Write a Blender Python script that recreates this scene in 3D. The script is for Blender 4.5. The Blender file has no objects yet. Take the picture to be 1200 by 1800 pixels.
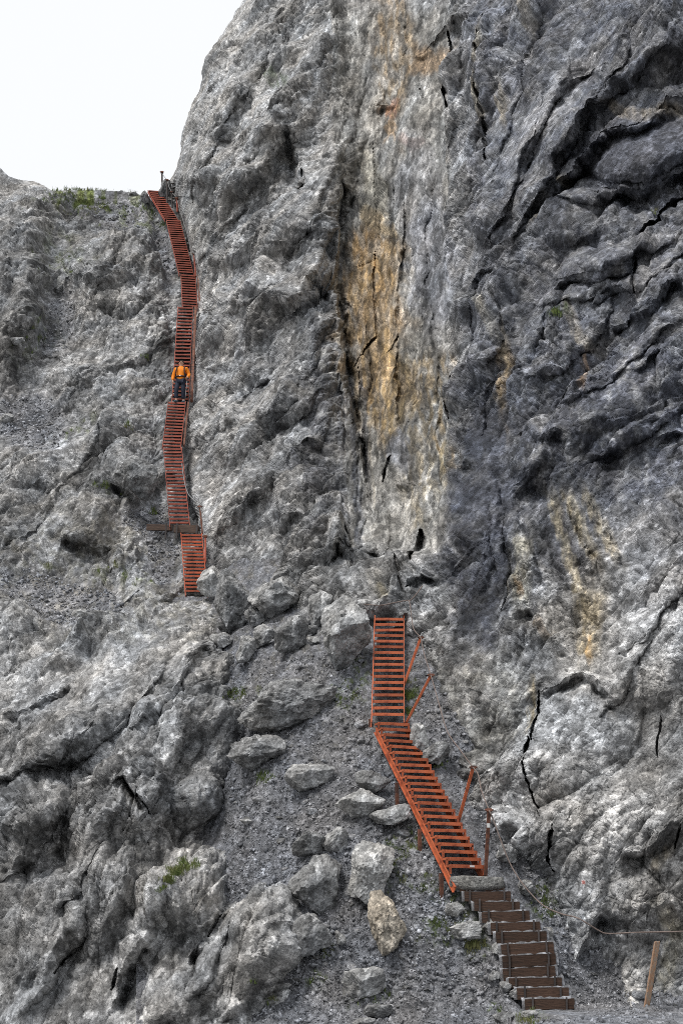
import bpy, bmesh, math, random
import numpy as np
from mathutils import Vector, Matrix

# ------------------------------------------------------------------ camera, sky, sun, exposure
S = bpy.context.scene
COL = S.collection
PITCH = math.radians(18.0); F = 2500.0
CAM = np.array([0.0, 0.0, 1.6])
cd = bpy.data.cameras.new('camera'); cam = bpy.data.objects.new('camera', cd); COL.objects.link(cam)
cam.location = CAM; cam.rotation_euler = (math.pi / 2 + PITCH, 0, 0)
cd.sensor_fit = 'VERTICAL'; cd.sensor_height = 36.0; cd.sensor_width = 24.0; cd.lens = 50.0
cd.clip_start = 0.1; cd.clip_end = 2000.0
S.camera = cam

SUN_EL, SUN_AZ = math.radians(58), math.radians(-42)      # azimuth from behind the camera, towards its left
world = bpy.data.worlds.new('World'); S.world = world; world.use_nodes = True
wn, wl = world.node_tree.nodes, world.node_tree.links
wn.clear()
sky = wn.new('ShaderNodeTexSky'); sky.sky_type = 'NISHITA'; sky.sun_disc = False
sky.sun_elevation = SUN_EL; sky.sun_rotation = math.pi + SUN_AZ; sky.altitude = 2000
cloud = wn.new('ShaderNodeMixRGB'); cloud.inputs['Fac'].default_value = 0.9     # an even high overcast veils the blue
cloud.inputs['Color2'].default_value = (6.25, 6.32, 6.40, 1)
wl.new(sky.outputs[0], cloud.inputs['Color1'])
bg = wn.new('ShaderNodeBackground'); bg.inputs['Strength'].default_value = 0.1
wo = wn.new('ShaderNodeOutputWorld')
wl.new(cloud.outputs[0], bg.inputs[0]); wl.new(bg.outputs[0], wo.inputs[0])

sd = bpy.data.lights.new('sun', 'SUN'); sd.energy = 1.5; sd.angle = math.radians(14); sd.color = (1.0, 0.97, 0.93)
sun = bpy.data.objects.new('sun', sd); COL.objects.link(sun)
sdir = Vector((math.sin(SUN_AZ) * math.cos(SUN_EL), -math.cos(SUN_AZ) * math.cos(SUN_EL), math.sin(SUN_EL)))
sun.rotation_euler = sdir.to_track_quat('Z', 'Y').to_euler(); sun.location = (-20, -20, 60)
S.cycles.use_denoising = False; S.cycles.pixel_filter_type = 'BLACKMAN_HARRIS'; S.cycles.filter_width = 0.9
S.view_settings.view_transform = 'Standard'; S.view_settings.look = 'None'
S.view_settings.gamma = 1.0; S.view_settings.use_curve_mapping = False
S.view_settings.exposure = 0.76

# ------------------------------------------------------------------ helpers
rnd = random.Random(7)
SP, CP = math.sin(PITCH), math.cos(PITCH)
FWD = np.array([0, CP, SP]); UP = np.array([0, -SP, CP]); RT = np.array([1.0, 0, 0])

def P3(u, v, D):
    """where the photograph's point (u, v) lies at D metres in front of the camera plane"""
    u = np.asarray(u, float); v = np.asarray(v, float); D = np.asarray(D, float)
    a = (u - 600) / F; b = (900 - v) / F
    return CAM + D[..., None] * (FWD + b[..., None] * UP + a[..., None] * RT)
def pt(u, v, D): return Vector(P3(u, v, D))
def project(P):
    q = P - CAM
    D = q @ FWD
    return 600 + F * (q @ RT) / D, 900 - F * (q @ UP) / D, D

def _h(ix, iy, seed):
    h = (ix.astype(np.uint32) * np.uint32(374761393)) ^ (iy.astype(np.uint32) * np.uint32(668265263)) ^ np.uint32((seed * 2246822519) & 0xffffffff)
    h = (h ^ (h >> np.uint32(15))) * np.uint32(2246822519)
    h = (h ^ (h >> np.uint32(13))) * np.uint32(3266489917)
    return h ^ (h >> np.uint32(16))
def h01(ix, iy, seed): return _h(ix, iy, seed).astype(np.float32) * np.float32(1 / 4294967296.0)

def perlin(x, y, seed=0):
    x = x.astype(np.float32); y = y.astype(np.float32)
    fx = np.floor(x); fy = np.floor(y); ix = fx.astype(np.int32); iy = fy.astype(np.int32)
    dx = x - fx; dy = y - fy
    def g(ox, oy):
        a = h01(ix + ox, iy + oy, seed) * np.float32(6.2831853)
        return np.cos(a) * (dx - ox) + np.sin(a) * (dy - oy)
    u = dx * dx * dx * (dx * (dx * 6 - 15) + 10); w = dy * dy * dy * (dy * (dy * 6 - 15) + 10)
    a = g(0, 0); a += u * (g(1, 0) - a); b = g(0, 1); b += u * (g(1, 1) - b)
    return (a + w * (b - a)) * 1.5
def fbm(x, y, oct=4, seed=0, gain=.5):
    s = 0; a = 1.0; n = 0
    for o in range(oct):
        s = s + a * perlin(x * 2 ** o + 17.3 * o, y * 2 ** o - 9.1 * o, seed + o); n += a; a *= gain
    return s / n
def ridged(x, y, oct=4, seed=0, gain=.55):
    s = 0; a = 1.0; n = 0
    for o in range(oct):
        s = s + a * (1 - 2 * np.abs(perlin(x * 2 ** o + 7.7 * o, y * 2 ** o + 3.1 * o, seed + o))); n += a; a *= gain
    return s / n
def facets(x, y, seed, tilt=1.0, jump=.5):
    """broken rock: each random cell is a tilted plane at its own level"""
    ix = np.floor(x).astype(np.int32); iy = np.floor(y).astype(np.int32)
    best = np.full(x.shape, 9.0, np.float32); val = np.zeros(x.shape, np.float32); sec = best.copy()
    for oy in (-1, 0, 1):
        for ox in (-1, 0, 1):
            cx = ix + ox; cy = iy + oy
            px = cx + h01(cx, cy, seed); py = cy + h01(cx, cy, seed + 11)
            dx = (x - px).astype(np.float32); dy = (y - py).astype(np.float32)
            d = dx * dx + dy * dy
            hv = (h01(cx, cy, seed + 23) - .5) * jump + ((h01(cx, cy, seed + 31) - .5) * dx + (h01(cx, cy, seed + 47) - .5) * dy) * tilt
            m = d < best
            sec = np.where(m, best, np.minimum(sec, d))
            val = np.where(m, hv, val); best = np.where(m, d, best)
    return val, np.sqrt(sec) - np.sqrt(best)
def blocks(x, y, seed, jump=.5, gu=.6, gd=1.4, gs=.7):
    """jointed rock: overlapping tilted blocks with flat faces, long on their upper side and short below; continuous"""
    shp = x.shape; x = x.reshape(-1).astype(np.float32); y = y.reshape(-1).astype(np.float32); out = np.zeros(len(x), np.float32); gap = np.zeros(len(x), np.float32); tone = np.zeros(len(x), np.float32)
    K = np.float32(1 / 1023.0)
    for i0 in range(0, len(x), 60000):
        X = x[i0:i0 + 60000]; Y = y[i0:i0 + 60000]; ix = np.floor(X).astype(np.int32); iy = np.floor(Y).astype(np.int32)
        best = np.full(len(X), -9, np.float32); sec = best.copy(); tn = np.zeros_like(best)
        for oy in (-1, 0, 1):
            for ox in (-1, 0, 1):
                cx = ix + ox; cy = iy + oy; a = _h(cx, cy, seed); b = _h(cx, cy, seed + 77)
                r = lambda h_, s_: ((h_ >> np.uint32(s_)) & np.uint32(1023)) * K
                dx = X - (cx + r(a, 0)); dy = Y - (cy + r(a, 10)); an = (r(a, 20) - .5) * np.float32(.7)
                dx, dy = dx + an * dy, dy - an * dx
                k = .55 + .9 * r(b, 20)
                g = np.maximum(np.maximum(gu * k * dy, -gd * k * dy), np.maximum(gs * (.5 + r(b, 0)) * dx, -gs * (.5 + r(b, 10)) * dx))
                val = r(b, 4) * jump - np.maximum(g, .16)
                m = val > best
                sec = np.where(m, best, np.maximum(sec, val)); best = np.where(m, val, best); tn = np.where(m, r(a, 7), tn)
        out[i0:i0 + 60000] = best; tone[i0:i0 + 60000] = tn - .5; gap[i0:i0 + 60000] = best - sec
    return (out + .25).reshape(shp), gap.reshape(shp), tone.reshape(shp)
def jointed(s, h, angs, stretch, levels, seed, D):
    """stack of block fields, coarse to fine: angs = (bed angle in degrees, half spread); levels = [(size m, height m)]"""
    H = np.zeros(s.shape); tones = np.zeros(s.shape)
    for i, (size, amp) in enumerate(levels):
        a = math.radians(angs[0] + angs[1] * (((i * 37) % 11) / 5.0 - 1)); c, q = math.cos(a), math.sin(a)
        wx = perlin(s * 1.3 / size, h * 1.3 / size, seed + 300 + i) * .20 * size + .3 * H; wy = perlin(s * 1.3 / size + 40, h * 1.3 / size, seed + 400 + i) * .20 * size - .2 * H
        S_ = s + wx; T_ = h + wy
        st_i = stretch ** max(.12, 1 - i / 4.0)
        v, g, tn = blocks((S_ * c + T_ * q) / (size * st_i), (-S_ * q + T_ * c) / size, seed + 13 * i)
        seen = np.clip((size * F / D - 3.8) / 7, 0, 1)               # no detail finer than the mesh can carry
        H = H + seen * amp * (v - .2 * np.exp(-g * 26)); tones += seen * tn * (.28, .4, .45, .45, .45, .4, .4)[i]
    return H, tones

def _h3(ix, iy, iz, seed):
    h = (ix * np.uint32(374761393)) ^ (iy * np.uint32(668265263)) ^ (iz * np.uint32(2147483647 - 58)) ^ np.uint32((seed * 2246822519) & 0xffffffff)
    h = (h ^ (h >> np.uint32(15))) * np.uint32(2246822519); h = (h ^ (h >> np.uint32(13))) * np.uint32(3266489917)
    return h ^ (h >> np.uint32(16))
def facets3(Q, seed, tilt=1.0, jump=.5, plate=0.0):
    """the same in three dimensions, in chunks: value per point"""
    Q = Q.reshape(-1, 3).astype(np.float32); out = np.zeros(len(Q), np.float32); K = np.float32(1 / 1024.0)
    for i0 in range(0, len(Q), 40000):
        q = Q[i0:i0 + 40000]; f = np.floor(q); d0 = q - f
        I = f.astype(np.int32).astype(np.uint32)
        best = np.full(len(q), 99.0, np.float32); bh = np.zeros(len(q), np.uint32); bx = np.zeros_like(best); by = np.zeros_like(best); bz = np.zeros_like(best)
        for ox in (-1, 0, 1):
            for oy in (-1, 0, 1):
                for oz in (-1, 0, 1):
                    hh = _h3(I[:, 0] + np.uint32(ox & 0xffffffff), I[:, 1] + np.uint32(oy & 0xffffffff), I[:, 2] + np.uint32(oz & 0xffffffff), seed)
                    dx = d0[:, 0] - (ox + (hh & np.uint32(1023)) * K); dy = d0[:, 1] - (oy + ((hh >> np.uint32(10)) & np.uint32(1023)) * K); dz = d0[:, 2] - (oz + ((hh >> np.uint32(20)) & np.uint32(1023)) * K)
                    d = dx * dx + dy * dy + dz * dz
                    m = d < best
                    best[m] = d[m]; bh[m] = hh[m]; bx[m] = dx[m]; by[m] = dy[m]; bz[m] = dz[m]
        hh = (bh ^ np.uint32(0x9e3779b9)) * np.uint32(2654435761); hh ^= hh >> np.uint32(15)
        r = lambda sh: ((hh >> np.uint32(sh)) & np.uint32(255)) * np.float32(1 / 255.0) - np.float32(.5)
        out[i0:i0 + 40000] = r(0) * jump + (r(8) * bx + r(16) * by + r(24) * bz) * tilt
    return out
def perlin3(Q, seed=0):
    Q = Q.reshape(-1, 3).astype(np.float32); out = np.zeros(len(Q), np.float32)
    for i0 in range(0, len(Q), 40000):
        q = Q[i0:i0 + 40000]; f = np.floor(q); d = q - f; I = f.astype(np.int32).astype(np.uint32); w = d * d * d * (d * (d * 6 - 15) + 10)
        acc = 0
        for ox in (0, 1):
            for oy in (0, 1):
                for oz in (0, 1):
                    hh = _h3(I[:, 0] + np.uint32(ox), I[:, 1] + np.uint32(oy), I[:, 2] + np.uint32(oz), seed)
                    r = lambda sh: ((hh >> np.uint32(sh)) & np.uint32(1023)) * np.float32(2 / 1023.0) - np.float32(1)
                    g = r(0) * (d[:, 0] - ox) + r(10) * (d[:, 1] - oy) + r(20) * (d[:, 2] - oz)
                    acc = acc + g * (w[:, 0] if ox else 1 - w[:, 0]) * (w[:, 1] if oy else 1 - w[:, 1]) * (w[:, 2] if oz else 1 - w[:, 2])
        out[i0:i0 + 40000] = acc
    return out * 1.2
def fbm3(Q, oct=3, seed=0, gain=.5):
    s = 0; a = 1.0; n = 0
    for o in range(oct): s = s + a * perlin3(Q * 2.03 ** o + 13.7 * o, seed + o); n += a; a *= gain
    return s / n
def axes(deg, stretch, tip=.35):
    """rows of a matrix that turns metres into cells drawn out along a bed that climbs at deg in the picture"""
    a = math.radians(deg); e1 = math.cos(a) * RT + math.sin(a) * UP; e1 = e1 + FWD * tip; e1 /= np.linalg.norm(e1)
    e2 = np.cross(FWD, e1); e2 /= np.linalg.norm(e2); e3 = np.cross(e1, e2)
    return np.stack([e1 / stretch, e2, e3], 1)
def sstep(a, b, x):
    t = np.clip((x - a) / (b - a), 0, 1); return t * t * (3 - 2 * t)
def boxblur(a, r, axis):
    if r < 1: return a
    pad = [(0, 0)] * a.ndim; pad[axis] = (r + 1, r)
    c = np.cumsum(np.pad(a, pad, mode='edge'), axis=axis)
    n = a.shape[axis]
    sl = lambda s, e: tuple(slice(s, e) if i == axis else slice(None) for i in range(a.ndim))
    return (c[sl(2 * r + 1, 2 * r + 1 + n)] - c[sl(0, n)]) / (2 * r + 1)
def blur(a, r0, r1):
    for _ in range(2):
        a = boxblur(a, r0, 0); a = boxblur(a, r1, 1)
    return a
def table(rows, U, V):
    """depth table {v: [(u, D), ...]} read on a grid whose rows share one v"""
    vs = sorted(rows); v = V[:, 0]
    lines = []
    for k in vs:
        r = rows[k]; lines.append(np.array([[a for a, _ in r], [b for _, b in r]], float))
    out = np.zeros(U.shape)
    for i in range(U.shape[0]):
        k = min(max(np.searchsorted(vs, v[i]) - 1, 0), len(vs) - 2)
        t = min(max((v[i] - vs[k]) / (vs[k + 1] - vs[k]), 0), 1)
        out[i] = np.interp(U[i], *lines[k]) * (1 - t) + np.interp(U[i], *lines[k + 1]) * t
    return out
def poly_dist(U, V, poly):
    """distance to a polyline, signed (+ on its right when walked in the picture), and how far along 0..1"""
    p = np.array(poly, float); seg = np.diff(p, axis=0); L = np.hypot(*seg.T); cum = np.concatenate([[0], np.cumsum(L)])
    best = np.full(U.shape, 1e9); sgn = np.ones(U.shape); al = np.zeros(U.shape)
    for i in range(len(seg)):
        ex, ey = seg[i] / L[i]
        qx = U - p[i, 0]; qy = V - p[i, 1]
        t = np.clip(qx * ex + qy * ey, 0, L[i])
        d = np.hypot(qx - t * ex, qy - t * ey)
        m = d < best
        best = np.where(m, d, best); sgn = np.where(m, np.sign(ex * qy - ey * qx + 1e-9), sgn)
        al = np.where(m, (cum[i] + t) / cum[-1], al)
    return best, sgn, al
def local(U, V, poly, r):
    p = np.array(poly); m = (U > p[:, 0].min() - r) & (U < p[:, 0].max() + r) & (V > p[:, 1].min() - r) & (V < p[:, 1].max() + r)
    return np.nonzero(m)
def f_step(dD, U, V, wob, poly, A, L, w=9):
    ij = local(U, V, poly, 3.2 * L + 20); u, v = U[ij] + wob[0][ij], V[ij] + wob[1][ij]
    d, s, al = poly_dist(u, v, poly); d = d * s
    e = sstep(0, .12, al) * sstep(1, .88, al) * (.45 + .75 * sstep(-.35, .45, perlin(u / 70, v / 70, 77)))
    x = np.where(d > 0, A * sstep(0, w, d) * np.exp(-np.maximum(d - w, 0) / L), -.12 * A * np.exp(np.minimum(d, 0) / (.7 * L)))
    dD[ij] += x * e
def f_crack(dD, U, V, wob, poly, w, A):
    ij = local(U, V, poly, w * 3 + 8); u, v = U[ij] + wob[0][ij] * .35, V[ij] + wob[1][ij] * .35
    d, s, al = poly_dist(u, v, poly); e = .25 + .75 * sstep(0, .25, al) * sstep(1, .75, al)
    dD[ij] += A * np.clip(1.25 - d / (w * e), 0, 1) * (.6 + .5 * sstep(-.4, .3, perlin(u / 30, v / 30, 78)))
def f_bump(dD, U, V, wob, cx, cy, rx, ry, ang, A, p=2.0):
    a = math.radians(ang); c, s = math.cos(a), math.sin(a)
    r = max(rx, ry) * 1.6
    ij = local(U, V, [(cx, cy)], r); x = U[ij] + wob[0][ij] - cx; y = V[ij] + wob[1][ij] - cy
    q = ((x * c + y * s) / rx) ** 2 + ((-x * s + y * c) / ry) ** 2
    q = np.clip(1 - q, 0, 1); dD[ij] -= .7 * A * (q * q * (3 - 2 * q) if p <= 2 else q ** .6)
def ell(U, V, wob, cx, cy, rx, ry, ang=0, soft=.35, k=1.0):
    a = math.radians(ang); c, s = math.cos(a), math.sin(a)
    x = U + wob[0] * k - cx; y = V + wob[1] * k - cy
    q = np.sqrt(((x * c + y * s) / rx) ** 2 + ((-x * s + y * c) / ry) ** 2)
    return sstep(1 + soft, 1 - soft, q)
def streak(U, V, wob, poly, w, k=1.0):
    out = np.zeros(U.shape); ij = local(U, V, poly, w * 2 + 30)
    d, s, al = poly_dist(U[ij] + wob[0][ij] * k, V[ij] + wob[1][ij] * k, poly)
    out[ij] = sstep(w, w * .25, d) * (.3 + .7 * sstep(0, .15, al) * sstep(1, .85, al)); return out

def mesh_grid(name, P, mat, tint, flip=False, smooth=False):
    n, m = P.shape[:2]
    me = bpy.data.meshes.new(name)
    me.vertices.add(n * m); me.vertices.foreach_set('co', np.ascontiguousarray(P.reshape(-1), np.float32))
    i = np.arange(n * m, dtype=np.int32).reshape(n, m)
    q = np.stack([i[:-1, :-1], i[1:, :-1], i[1:, 1:], i[:-1, 1:]], -1)
    if flip: q = q[..., ::-1]
    q = np.ascontiguousarray(q.reshape(-1, 4)); nf = len(q)
    me.loops.add(nf * 4); me.loops.foreach_set('vertex_index', q.reshape(-1))
    me.polygons.add(nf); me.polygons.foreach_set('loop_start', np.arange(0, nf * 4, 4, dtype=np.int32))
    me.polygons.foreach_set('loop_total', np.full(nf, 4, np.int32))
    me.polygons.foreach_set('use_smooth', np.full(nf, smooth, bool))
    at = me.attributes.new('tint', 'FLOAT_COLOR', 'POINT')
    c = np.ones((n * m, 4), np.float32); c[:, :3] = tint.reshape(-1, 3); at.data.foreach_set('color', c.reshape(-1))
    me.update(); me.materials.append(mat)
    o = bpy.data.objects.new(name, me); COL.objects.link(o)
    return o
def grid_normals(P):
    du = np.gradient(P, axis=1); dv = np.gradient(P, axis=0)
    n = np.cross(dv, du); n /= np.linalg.norm(n, axis=-1, keepdims=True) + 1e-9
    to = CAM - P
    n *= np.sign((n * to).sum(-1, keepdims=True) + 1e-9)
    return n

def tag(o, label=None, cat=None, group=None, kind=None):
    if label: o['label'] = label
    if cat: o['category'] = cat
    if group: o['group'] = group
    if kind: o['kind'] = kind
    return o
def empty(name, loc):
    o = bpy.data.objects.new(name, None); COL.objects.link(o); o.location = loc; o.empty_display_size = .2
    return o
def link(name, me, parent=None, loc=None):
    o = bpy.data.objects.new(name, me); COL.objects.link(o)
    if parent:
        o.parent = parent
        o.location = (Vector(loc) if loc is not None else Vector((0, 0, 0))) - parent_world(parent)
    elif loc is not None: o.location = loc
    return o
def parent_world(p):
    w = Vector(p.location)
    while p.parent: p = p.parent; w += Vector(p.location)
    return w

# ------------------------------------------------------------------ materials
def new_mat(name):
    m = bpy.data.materials.new(name); m.use_nodes = True
    nt = m.node_tree; b = nt.nodes['Principled BSDF']
    b.inputs['Specular IOR Level'].default_value = .25
    return m, nt, b
def N(nt, t, **kw):
    n = nt.nodes.new(t)
    for k, v in kw.items():
        if k in n.inputs: n.inputs[k].default_value = v
        else: setattr(n, k, v)
    return n
def ramp(nt, stops):
    r = nt.nodes.new('ShaderNodeValToRGB'); e = r.color_ramp.elements
    while len(e) < len(stops): e.new(.5)
    for i, (p, c) in enumerate(stops):
        e[i].position = p; e[i].color = (c, c, c, 1) if not isinstance(c, tuple) else (*c, 1)
    return r
def rock_material(name, base=None, fine=9.0, bump=.05, contrast=.88, ang=50, stretch=1.2, depth=.3):
    m, nt, b = new_mat(name); L = nt.links.new
    tc = N(nt, 'ShaderNodeTexCoord'); mp = N(nt, 'ShaderNodeMapping'); mp.inputs['Rotation'].default_value = (0, math.radians(ang), 0); L(tc.outputs['Object'], mp.inputs['Vector'])
    ms = N(nt, 'ShaderNodeMapping'); ms.inputs['Scale'].default_value = (1 / stretch, depth, 1); L(mp.outputs[0], ms.inputs['Vector']); co = ms.outputs[0]
    n1 = N(nt, 'ShaderNodeTexNoise', Scale=fine * .55, Detail=5.0, Roughness=.62); L(co, n1.inputs['Vector'])
    n2 = N(nt, 'ShaderNodeTexNoise', Scale=fine * 3.2, Detail=4.0, Roughness=.75); L(co, n2.inputs['Vector'])
    lo, hi = 1 - .38 * contrast, 1 + .45 * contrast
    r1 = ramp(nt, [(.34, lo), (.46, .85), (.54, 1.08), (.66, hi)]); L(n1.outputs['Fac'], r1.inputs[0])
    r2 = ramp(nt, [(.34, .58), (.5, 1.0), (.66, 1.5)]); L(n2.outputs['Fac'], r2.inputs[0])
    if base is None:
        a = N(nt, 'ShaderNodeAttribute', attribute_name='tint'); src = a.outputs['Color']
    else:
        a = N(nt, 'ShaderNodeRGB'); a.outputs[0].default_value = (*base, 1); src = a.outputs[0]
    m1 = N(nt, 'ShaderNodeMixRGB', blend_type='MULTIPLY', Fac=1.0); L(src, m1.inputs['Color1']); L(r1.outputs[0], m1.inputs['Color2'])
    m2 = N(nt, 'ShaderNodeMixRGB', blend_type='MULTIPLY', Fac=1.0); L(m1.outputs[0], m2.inputs['Color1']); L(r2.outputs[0], m2.inputs['Color2'])
    vo = N(nt, 'ShaderNodeTexVoronoi', Scale=fine * 1.25, Randomness=1.0)
    nw = N(nt, 'ShaderNodeTexNoise', Scale=fine * .8, Detail=1.5, Roughness=.5); L(co, nw.inputs['Vector'])
    wv = N(nt, 'ShaderNodeMixRGB', blend_type='LINEAR_LIGHT', Fac=.05); L(co, wv.inputs['Color1']); L(nw.outputs['Color'], wv.inputs['Color2']); L(wv.outputs[0], vo.inputs['Vector'])
    vb = N(nt, 'ShaderNodeTexVoronoi', Scale=fine * .42, Randomness=1.0); L(wv.outputs[0], vb.inputs['Vector'])
    sb = N(nt, 'ShaderNodeSeparateColor'); L(vb.outputs['Color'], sb.inputs[0]); rb = ramp(nt, [(.0, .8), (.5, 1.0), (1.0, 1.25)]); L(sb.outputs[1], rb.inputs[0])
    mb = N(nt, 'ShaderNodeMixRGB', blend_type='MULTIPLY', Fac=contrast); L(m2.outputs[0], mb.inputs['Color1']); L(rb.outputs[0], mb.inputs['Color2']); m2 = mb
    sv = N(nt, 'ShaderNodeSeparateColor'); L(vo.outputs['Color'], sv.inputs[0])
    rv = ramp(nt, [(.0, .5), (.4, .92), (.75, 1.1), (1.0, 1.8)]); L(sv.outputs[0], rv.inputs[0])
    mv = N(nt, 'ShaderNodeMixRGB', blend_type='MULTIPLY', Fac=.9 * contrast); L(m2.outputs[0], mv.inputs['Color1']); L(rv.outputs[0], mv.inputs['Color2']); m2 = mv
    # a slow drift between warm and bluish grey
    n3 = N(nt, 'ShaderNodeTexNoise', Scale=.9, Detail=4.0); L(co, n3.inputs['Vector'])
    r3 = ramp(nt, [(.35, (1.03, 1.0, .965)), (.65, (.96, .995, 1.045))]); L(n3.outputs['Fac'], r3.inputs[0])
    m3 = N(nt, 'ShaderNodeMixRGB', blend_type='MULTIPLY', Fac=1.0); L(m2.outputs[0], m3.inputs['Color1']); L(r3.outputs[0], m3.inputs['Color2'])
    L(m3.outputs[0], b.inputs['Base Color']); b.inputs['Roughness'].default_value = .85
    add = N(nt, 'ShaderNodeMath', operation='MULTIPLY_ADD'); L(n2.outputs['Fac'], add.inputs[0]); add.inputs[1].default_value = .7; L(n1.outputs['Fac'], add.inputs[2])
    bp = N(nt, 'ShaderNodeBump', Strength=1.0, Distance=bump); ad2 = N(nt, 'ShaderNodeMath', operation='MULTIPLY_ADD'); L(vo.outputs['Distance'], ad2.inputs[0]); ad2.inputs[1].default_value = -.35; L(add.outputs[0], ad2.inputs[2]); L(ad2.outputs[0], bp.inputs['Height']); L(bp.outputs[0], b.inputs['Normal'])
    return m
M_ROCK = rock_material('limestone')
M_RECESS = rock_material('recess_limestone', ang=88, stretch=2.4, contrast=.8, bump=.025)
M_SLOPE = rock_material('slope_limestone', fine=8.0)
M_SCREE = rock_material('scree_gravel', fine=14.0, bump=.06, contrast=.8, stretch=1.0)
# ------------------------------------------------------------------ stairs data (needed by the ground too)
# name: bottom centre (u, v, D), top centre (u, v, D), width m, treads, yaw of the tread line (deg)
FLIGHTS = {
 'H': ((821, 1520, 25.3), (692, 1270, 29.0), .69, 23, 20),
 'G': ((681.5, 1253, 29.3), (684, 1086, 32.4), .635, 17, 0),
 'F': ((345, 1037, 41.7), (336.5, 939, 45.0), .62, 17, 2),
 'E': ((315.5, 917, 46.3), (303.5, 788, 50.3), .61, 22, 0),
 'D': ((302, 782, 50.8), (311, 707, 53.6), .62, 15, 4),
 'C': ((317, 700, 54.2), (326, 540, 60.0), .60, 27, 2),
 'B': ((334, 536, 60.6), (331, 483, 63.6), .60, 13, 8),
 'A': ((327, 477, 64.2), (305, 387, 68.0), .62, 24, 6),
 'T': ((301, 383, 68.4), (272, 335, 71.2), .60, 14, 8),
}
st = []
for k, (b, t, w, n, yaw) in FLIGHTS.items(): st += [b, t]
st = np.array(st)
STEP_PATH = [(1556, 848, 25.05), (1590, 872, 24.7), (1655, 915, 24.15), (1713, 932, 23.75), (1775, 963, 23.2), (1800, 975, 22.9)]
def stair_clear(P, push=.34, margin=5):
    """carve the ground so that no rock swallows a flight"""
    u, v, D = project(P)
    best = np.zeros(D.shape)
    for k, (b, t, w, n, yaw) in FLIGHTS.items():
        v0, v1 = t[1], b[1]
        f = np.clip((b[1] - v) / (b[1] - t[1]), 0, 1)
        uc = b[0] + (t[0] - b[0]) * f; Dc = b[2] + (t[2] - b[2]) * f
        hw = w * F / Dc / 2 + margin
        m = sstep(hw + 8, hw, np.abs(u - uc)) * sstep(v0 - 10, v0 - 2, v) * sstep(v1 + 14, v1 + 4, v)
        best = np.maximum(best, m * np.maximum(Dc + push - D, 0))
    a = np.array(STEP_PATH); uc = np.interp(v, a[:, 0], a[:, 1]); Dc = np.interp(v, a[:, 0], a[:, 2])
    m = sstep(60, 44, np.abs(u - uc)) * sstep(1548, 1556, v) * sstep(1782, 1774, v)
    best = np.maximum(best, m * np.maximum(Dc + .30 - D, 0))
    ray = (P - CAM) / D[..., None]
    return P + ray * best[..., None]

# ------------------------------------------------------------------ the cliff
CLIFF = {
 -140: [(430, 80), (580, 74), (640, 73), (700, 70), (780, 65), (840, 59), (960, 52), (1080, 47), (1200, 43), (1340, 39)],
 0:    [(400, 72), (450, 69), (580, 65), (620, 65.5), (700, 62), (780, 56.8), (840, 52.6), (960, 46.5), (1080, 42), (1200, 39), (1340, 35.5)],
 300:  [(300, 67), (450, 61), (560, 57), (600, 57), (630, 57.8), (700, 53.6), (770, 49.4), (840, 45.2), (960, 40), (1080, 37), (1200, 35), (1340, 32)],
 480:  [(345, 63.5), (450, 56.5), (560, 52), (590, 52.5), (620, 53.8), (700, 49.8), (780, 45.4), (840, 42), (960, 37.3), (1080, 35), (1200, 33), (1340, 30.5)],
 620:  [(340, 58.5), (450, 52), (550, 48), (585, 48.3), (615, 50.2), (700, 46.6), (770, 43), (810, 41), (880, 37.8), (960, 35.2), (1080, 33.3), (1200, 31), (1340, 29)],
 760:  [(325, 53), (450, 48), (550, 44.6), (590, 45), (630, 45.8), (700, 42.4), (770, 39.4), (800, 37.8), (840, 35.8), (960, 33), (1080, 31.6), (1200, 29.6), (1340, 28)],
 900:  [(335, 48), (450, 44), (550, 40.8), (600, 40.6), (650, 40.5), (720, 37.8), (765, 35.6), (785, 34.2), (840, 32.2), (900, 31.6), (960, 31), (1080, 30.2), (1200, 28), (1340, 26.5)],
 1060: [(345, 43.5), (450, 40.2), (560, 36.6), (640, 33.6), (710, 33), (750, 32.2), (840, 30.2), (960, 28.7), (1080, 27.8), (1200, 26), (1340, 25)],
 1200: [(380, 39), (600, 34.5), (700, 32), (740, 30.7), (790, 29.8), (840, 28.8), (920, 28), (960, 27.2), (1080, 26.5), (1200, 25), (1340, 24)],
 1330: [(640, 31.5), (740, 29.9), (790, 29.0), (860, 27.8), (930, 26.9), (960, 26.5), (1080, 25.7), (1200, 24.3), (1340, 23.3)],
 1450: [(700, 29.5), (820, 28), (870, 27.2), (960, 26), (985, 25.5), (1080, 25), (1200, 23.8), (1340, 22.8)],
 1560: [(760, 28.2), (880, 26.8), (960, 26), (985, 25.1), (1080, 24.7), (1200, 24.0), (1340, 23.2)],
 1700: [(860, 26.2), (960, 25), (1000, 24.5), (1080, 24.3), (1200, 23.8), (1340, 23.2)],
 1770: [(900, 25.5), (985, 24.3), (1010, 24.2), (1080, 24.0), (1200, 23.6), (1340, 23.2)],
 1840: [(900, 25), (1010, 23.8), (1080, 23.5), (1200, 23.0), (1340, 22.6)],
}
XS = [(-140, 446), (-60, 440), (0, 417), (40, 400), (60, 384), (90, 362), (110, 349), (130, 345), (160, 336), (190, 323), (215, 313), (250, 307), (290, 300), (315, 301),
      (330, 306), (350, 313), (380, 321), (420, 332), (470, 345), (485, 348), (540, 344), (600, 341), (640, 339), (700, 333), (760, 325), (800, 323), (860, 331),
      (920, 345), (960, 360), (1000, 368), (1040, 375), (1100, 385), (1200, 560), (1330, 650), (1450, 720), (1560, 790), (1700, 870), (1840, 930)]
ROWS = 1270; NW = 40; NX = 50; NC = 600 + NX
v1 = np.concatenate([np.linspace(-140, -12, 40), np.linspace(-10, 1835, ROWS - 40)])
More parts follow.
